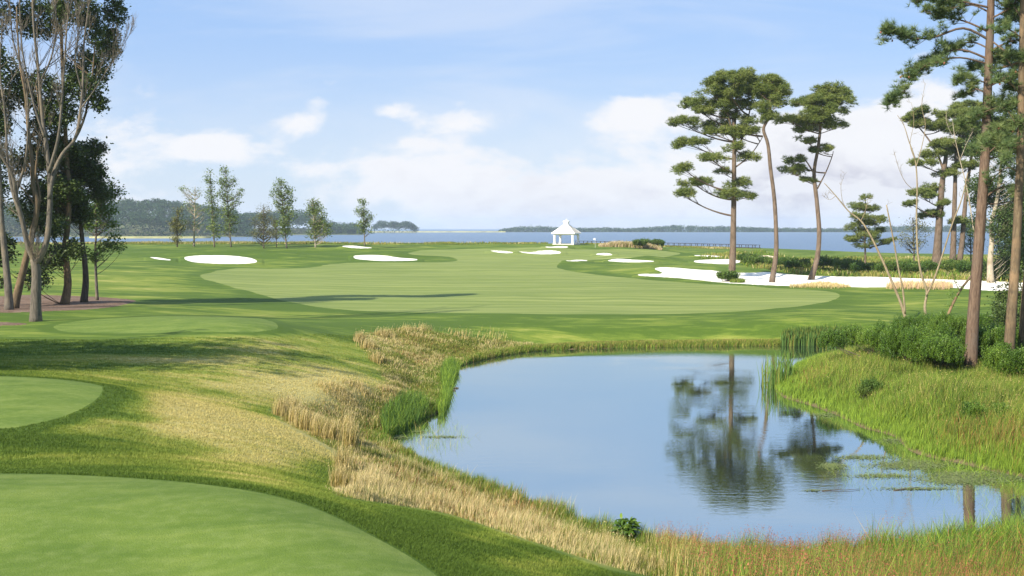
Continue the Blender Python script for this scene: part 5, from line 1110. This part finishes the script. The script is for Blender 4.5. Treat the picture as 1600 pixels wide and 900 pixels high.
# far bank fringe, bay-shore fringe, marsh beyond the sand
g = Grass(); fb_ = poly_hit([(735,565),(800,556),(860,549),(1000,545),(1240,542),(1345,543),(1345,530),(1240,531),(1000,533),(860,538),(800,545),(735,550)], 3)
q = sample(fb_, 42000, lambda q: (pond_d(q) > -.1).astype(float)); n1 = NZ(q, 1.4, 71); d_ = pond_d(q); col = pal([(GREEN, np.exp(-(d_ / .6) ** 2) + .3), (OCHRE, .8 * n1 + .3), (OLIVE, .5 + 0 * n1), (LIME, .5 * np.exp(-(d_ / .6) ** 2)), (BROWN, .3 * sstep(.5, .7, n1))])
g.blades(q, (.16 + .25 * np.exp(-(d_ / .7) ** 2)) * rng.uniform(.5, 1.2, len(q)), .035, .5, col); g.build('shore_grass', 'low yellow-green fringe along the far bank of the pond', 'grass')
g = Grass(); fx = np.linspace(-.6, .215, 26); up_ = np.interp(fx, ga, ya); band = np.concatenate([np.stack([fx * (up_ + 1), up_ + 1], -1), np.stack([fx[::-1] * (up_[::-1] - 12), up_[::-1] - 12], -1)])
q = sample(band, 30000, lambda q: .25 + .75 * sstep(.35, .6, vnoise(q[:, 0] / 9, q[:, 1] / 9, 77))); q = q[np.abs(q[:, 0] / q[:, 1] - .053) > .018]; n1 = NZ(q, 7, 73); col = pal([(OLIVE, 1 + 0 * n1), (OCHRE, 1.2 * n1), (GREEN, .9 * (1 - n1)), (PALE, .8 * sstep(.5, .7, n1))])
g.blades(q, (.25 + .45 * n1) * rng.uniform(.4, 1.2, len(q)), .14, .5, col); g.build('dune_grass', 'thin line of dune grass where the land meets the bay', 'grass')
marsh = poly_hit([(1090,404),(1130,396),(1165,394),(1200,396),(1400,403),(1760,406),(1760,442),(1560,441),(1480,437),(1400,434),(1340,432),(1262,430),(1225,426),(1200,421),(1165,416),(1140,405)], 3)
g = Grass(); q = sample(marsh, 70000); q = q[~in_zone(q, ('sand_bunker', 'sand_waste'))]; n1, n2, n3 = NZ(q, 7, 81), NZ(q, 4, 85), NZ(q, 15, 87); qx, qy = project(q[:, 0], q[:, 1], H(q[:, 0], q[:, 1]))
col = pal([(OLIVE, .8 + 0 * n1), (GREEN, 1.6 * sstep(.35, .65, 1 - n1) + .3), (OCHRE, 1.6 * sstep(.4, .65, n1)), (PALE, .9 * sstep(.55, .7, n2) * sstep(.4, .6, n3)), (DEEP, .7 * sstep(.55, .7, 1 - n3)), (LIME, .3 + 0 * n1)])
hh = (.35 + .9 * n2) * rng.uniform(.4, 1.15, len(q)) * np.where(q[:, 1] > 250, .7, 1.); g.blades(q, hh, .12, .5, col); g.build('marsh_grass', 'mixed green and ochre marsh growth between the white sand and the bay', 'marsh grass')
# ornamental straw at the sand, pampas by the green
def straw_patch(name, pts, n, h, w, cols, label, zoff=-.03):
    g = Grass(); pc_ = hit(988, 387.2); q = sample(poly_hit(pts, 3), n) if pts else pc_[:2] + (rng.random((n, 2)) - .5) * [98 * pc_[1] / F, 5] + [0, 4.5]; t = g.blades(q, h * rng.uniform(.5, 1.15, len(q)) * (1 if pts else np.clip(1.15 - (np.abs(q[:, 0] - pc_[0]) / (56 * pc_[1] / F)) ** 2, .2, 1)), w, .4, pal([(c, np.ones(len(q)) * k) for c, k in cols])); g.heads(t[::3], w * 1.2, pal([(c, np.ones(len(t[::3])) * k) for c, k in cols]), 1, (.05, .05, .08)); return g.build(name, label, 'grass')
straw_patch('straw_grass', [(1233,448.5),(1260,444),(1290,442),(1325,448),(1322,450.2),(1260,450)], 3000, .4, .05, [(STRAW, 1), (PALE, .6), (BROWN, .3)], 'low golden straw patch at the sand edge below the leaning pine')
straw_patch('straw_grass', [(1384,451),(1400,446),(1440,445.5),(1482,447),(1484,452),(1430,452)], 2600, .85, .05, [(PALE, .8), (np.array([.62, .42, .28]), 1), (STRAW, .6)], 'pinkish tan standing straw on the sand behind the dead trees')
straw_patch('foot_grass', [(1140,441.5),(1150,439),(1163,440),(1160,442)], 1200, .5, .06, [(GREEN, 1), (OLIVE, .8)], 'small green grass tuft at the foot of the tallest pine')
straw_patch('pampas_grass', None, 12000, 1.35, .10, [(np.array([.66, .52, .34]), 1.3), (OCHRE, .6), (OLIVE, .4)], 'bed of tall tan plumed grass right of the far green')

# cattails and reeds standing in the pond
def reeds(name, pts, n, h, w, label, lean=.12, z=-.3, cols=None):
    g = Grass(); q = sample(catmull(on_plane(*np.array(pts, float).T, 0.)[:, :2], 3), n); k = len(q); col = pal([(c, np.ones(k) * a) for c, a in (cols or [(REED, 1.2), (GREEN, .8), (OLIVE, .4)])])
    zz = H(q[:, 0], q[:, 1]); g.blades(q, h * rng.uniform(.55, 1.1, k) - np.minimum(zz, 0), w, lean, col, col * 1.2, zoff=0., windx=.03); return g.build(name, label, 'reeds')
reeds('cattails', [(1188,600),(1200,594),(1222,590),(1236,594),(1232,606),(1212,610),(1192,608)], 190, 1.85, .05, 'clump of tall cattails in the water off the tip of the right bank', lean=.35)
reeds('reed_bed', [(1226,541.5),(1280,540.5),(1342,541.5),(1342,537.5),(1280,536.5),(1226,537.5)], 5000, 1.05, .06, 'dense even reed bed at the far side of the pond', cols=[(REED, 1.3), (OLIVE, .6), (DEEP, .9)])
reeds('inlet_reeds', [(684,646),(692,622),(690,590),(700,575),(716,578),(708,600),(703,625),(694,650)], 2400, .75, .025, 'bright green reeds edging the left shore of the pond', lean=.5, cols=[(GREEN, 1.2), (LIME, .8), (REED, .6)])
reeds('inlet_reeds', [(596,672),(612,655),(640,640),(662,640),(668,652),(645,668),(615,684),(600,688)], 2200, .8, .022, 'dark green sedge crowding the small inlet at left', lean=.6, cols=[(GREEN, 1.2), (REED, 1), (LIME, .3), (DEEP, .4)])
reeds('sparse_reeds', [(640,690),(650,672),(680,660),(716,664),(722,690),(700,706),(660,704)], 320, .45, .022, 'few thin green stems standing in the left inlet water', lean=.8, cols=[(LIME, 1), (GREEN, 1), (OCHRE, .5)])
reeds('sparse_reeds', [(1290,740),(1340,722),(1400,712),(1460,722),(1530,736),(1600,752),(1620,800),(1540,790),(1440,775),(1340,765)], 1500, .36, .020, 'scattered green stems in the shallow water off the right bank', lean=1.2, cols=[(LIME, 1), (GREEN, 1.1), (OLIVE, .5)])
# floating weed mats and drift
m_weed = leaf_mat('pond_weed', [(.09, .12, .05), (.15, .19, .07), (.21, .24, .10)], .1, .8, .1, 2., .4); mb = MB()
for (px, py, rx, ry, n) in [(1300,730,22,6,900),(1350,716,50,4,1000),(1420,728,60,8,3500),(1500,750,60,9,4500),(1380,745,60,4,900),(1440,765,70,2,500),(1590,740,40,14,2500),(1270,768,16,1.5,90),(1500,742,50,3,600),(1330,655,0,0,0),(1290,650,28,4,500),(1400,690,30,5,500),(690,684,34,2.,400),(625,684,14,3,300),(655,676,14,2,200)]:
    if not n: continue
    c = on_plane(px, py, 0.); q = np.stack([px + rng.normal(0, .5, n) * rx, py + rng.normal(0, .5, n) * ry], -1); w_ = on_plane(q[:, 0], q[:, 1], 0.); w_[:, 2] = .045 + .012 * rng.random(n)
    w_ = w_[pond_d(w_[:, :2]) < .1]; mb.scatter(LEAF, LEAFT, w_, .075 * rng.uniform(.5, 1.3, len(w_)), tiltmax=.25)
tag(mb.build('pond_weed', m_weed), 'floating weed mats in the shallows off the right bank and in the left inlet', 'pond weed', kind='stuff')
for k, (x0, y0, x1, y1, r_, lab) in enumerate([(694,607,716,606,.07,'weathered log lying on the left shore of the pond'),(698,609,712,610,.05,'smaller bleached log against the left shore'),(1285,767,1345,764,.013,'thin dark stick floating left of the weed mats'),(1395,766,1432,762,.02,'brown twig floating among the weeds at right')]):
    a_ = on_plane(x0, y0, .04); b_ = on_plane(x1, y1, .06); mb = MB(); pts = np.array([a_ + (b_ - a_) * t + rng.normal(0, .03, 3) * [1, 1, .2] for t in np.linspace(0, 1, 6)]); mb.tube(pts, np.linspace(r_, r_ * .5, 6), 7, wob=.2)
    mb.tube([pts[2], pts[2] + [.12, .1, .18]], [r_ * .4, r_ * .15], 5); tag(mb.build('drift_log', b_dead if k < 2 else b_dark, smooth=True), lab, 'log')
# broad-leaved plant at the near shore
c = hit(984, 851); t = empty('broadleaf_plant', c, 'broad-leaved green plant standing above the near shore, left of the rust rushes', 'plant'); mb = MB(); st = MB()
BL = np.array([(0, 0, 0), (.035, .06, .02), (.03, .13, .03), (0, .19, .01), (-.03, .13, .03), (-.035, .06, .02)]); BLT = [(0, 1, 5), (1, 2, 5), (2, 4, 5), (2, 3, 4)]
for k in range(13):
    a_ = rng.random() * 6.28; b0 = c + [rng.normal(0, .22), rng.normal(0, .12), 0]; top = b0 + [math.cos(a_) * .18, math.sin(a_) * .18, rng.uniform(.4, .72)]; P_ = bez(c - [0, 0, .03], (b0 + top) / 2 + [0, 0, .08], top, 7); st.tube(P_, np.linspace(.012, .005, 7), 5, cap=False)
    pp = P_[rng.integers(3, 7, 14)] + rng.normal(0, .01, (14, 3)); mb.scatter(BL, BLT, pp, rng.uniform(.9, 1.5, 14), tiltmax=1.1)
unparent_fix(st.build('stem', l_bush, t), t); unparent_fix(mb.build('leaves', l_bush, t), t)

# real blades of mown rough, near the camera
near_r = poly_hit([(-120,765),(0,756),(200,762),(335,775),(430,790),(500,812),(570,850),(620,880),(660,905),(700,960),(1130,985),(1060,925),(950,892),(850,858),(700,808),(600,790),(520,776),(530,735),(515,705),(470,678),(430,655),(435,632),(560,630),(615,598),(590,545),(560,522),(420,528),(200,530),(-120,535)], 3)
def dens_(q): return np.clip((13.5 / q[:, 1]) ** 2.35, 0, 1)
q0 = sample(near_r, 215000, dens_); q0 = q0[~in_zone(q0, ('tee_green',))]; q = clumpy(q0, 3, .012 + .0006 * q0[:, 1]); q = q[~in_zone(q, ('tee_green',))]
g = Grass(); g.blades(q, np.where(q[:, 1] > 24, .032, .042) * rng.uniform(.5, 1.3, len(q)) * np.clip(q[:, 1] / 15, 1, 1.6), np.maximum(.004, q[:, 1] * .00038), 1.0, np.zeros((len(q), 3)), zoff=-.005, windx=.1)
g.build('rough_grass', 'short mown grass blades of the dry rough near the tees', 'grass', m_blade, zone=True)
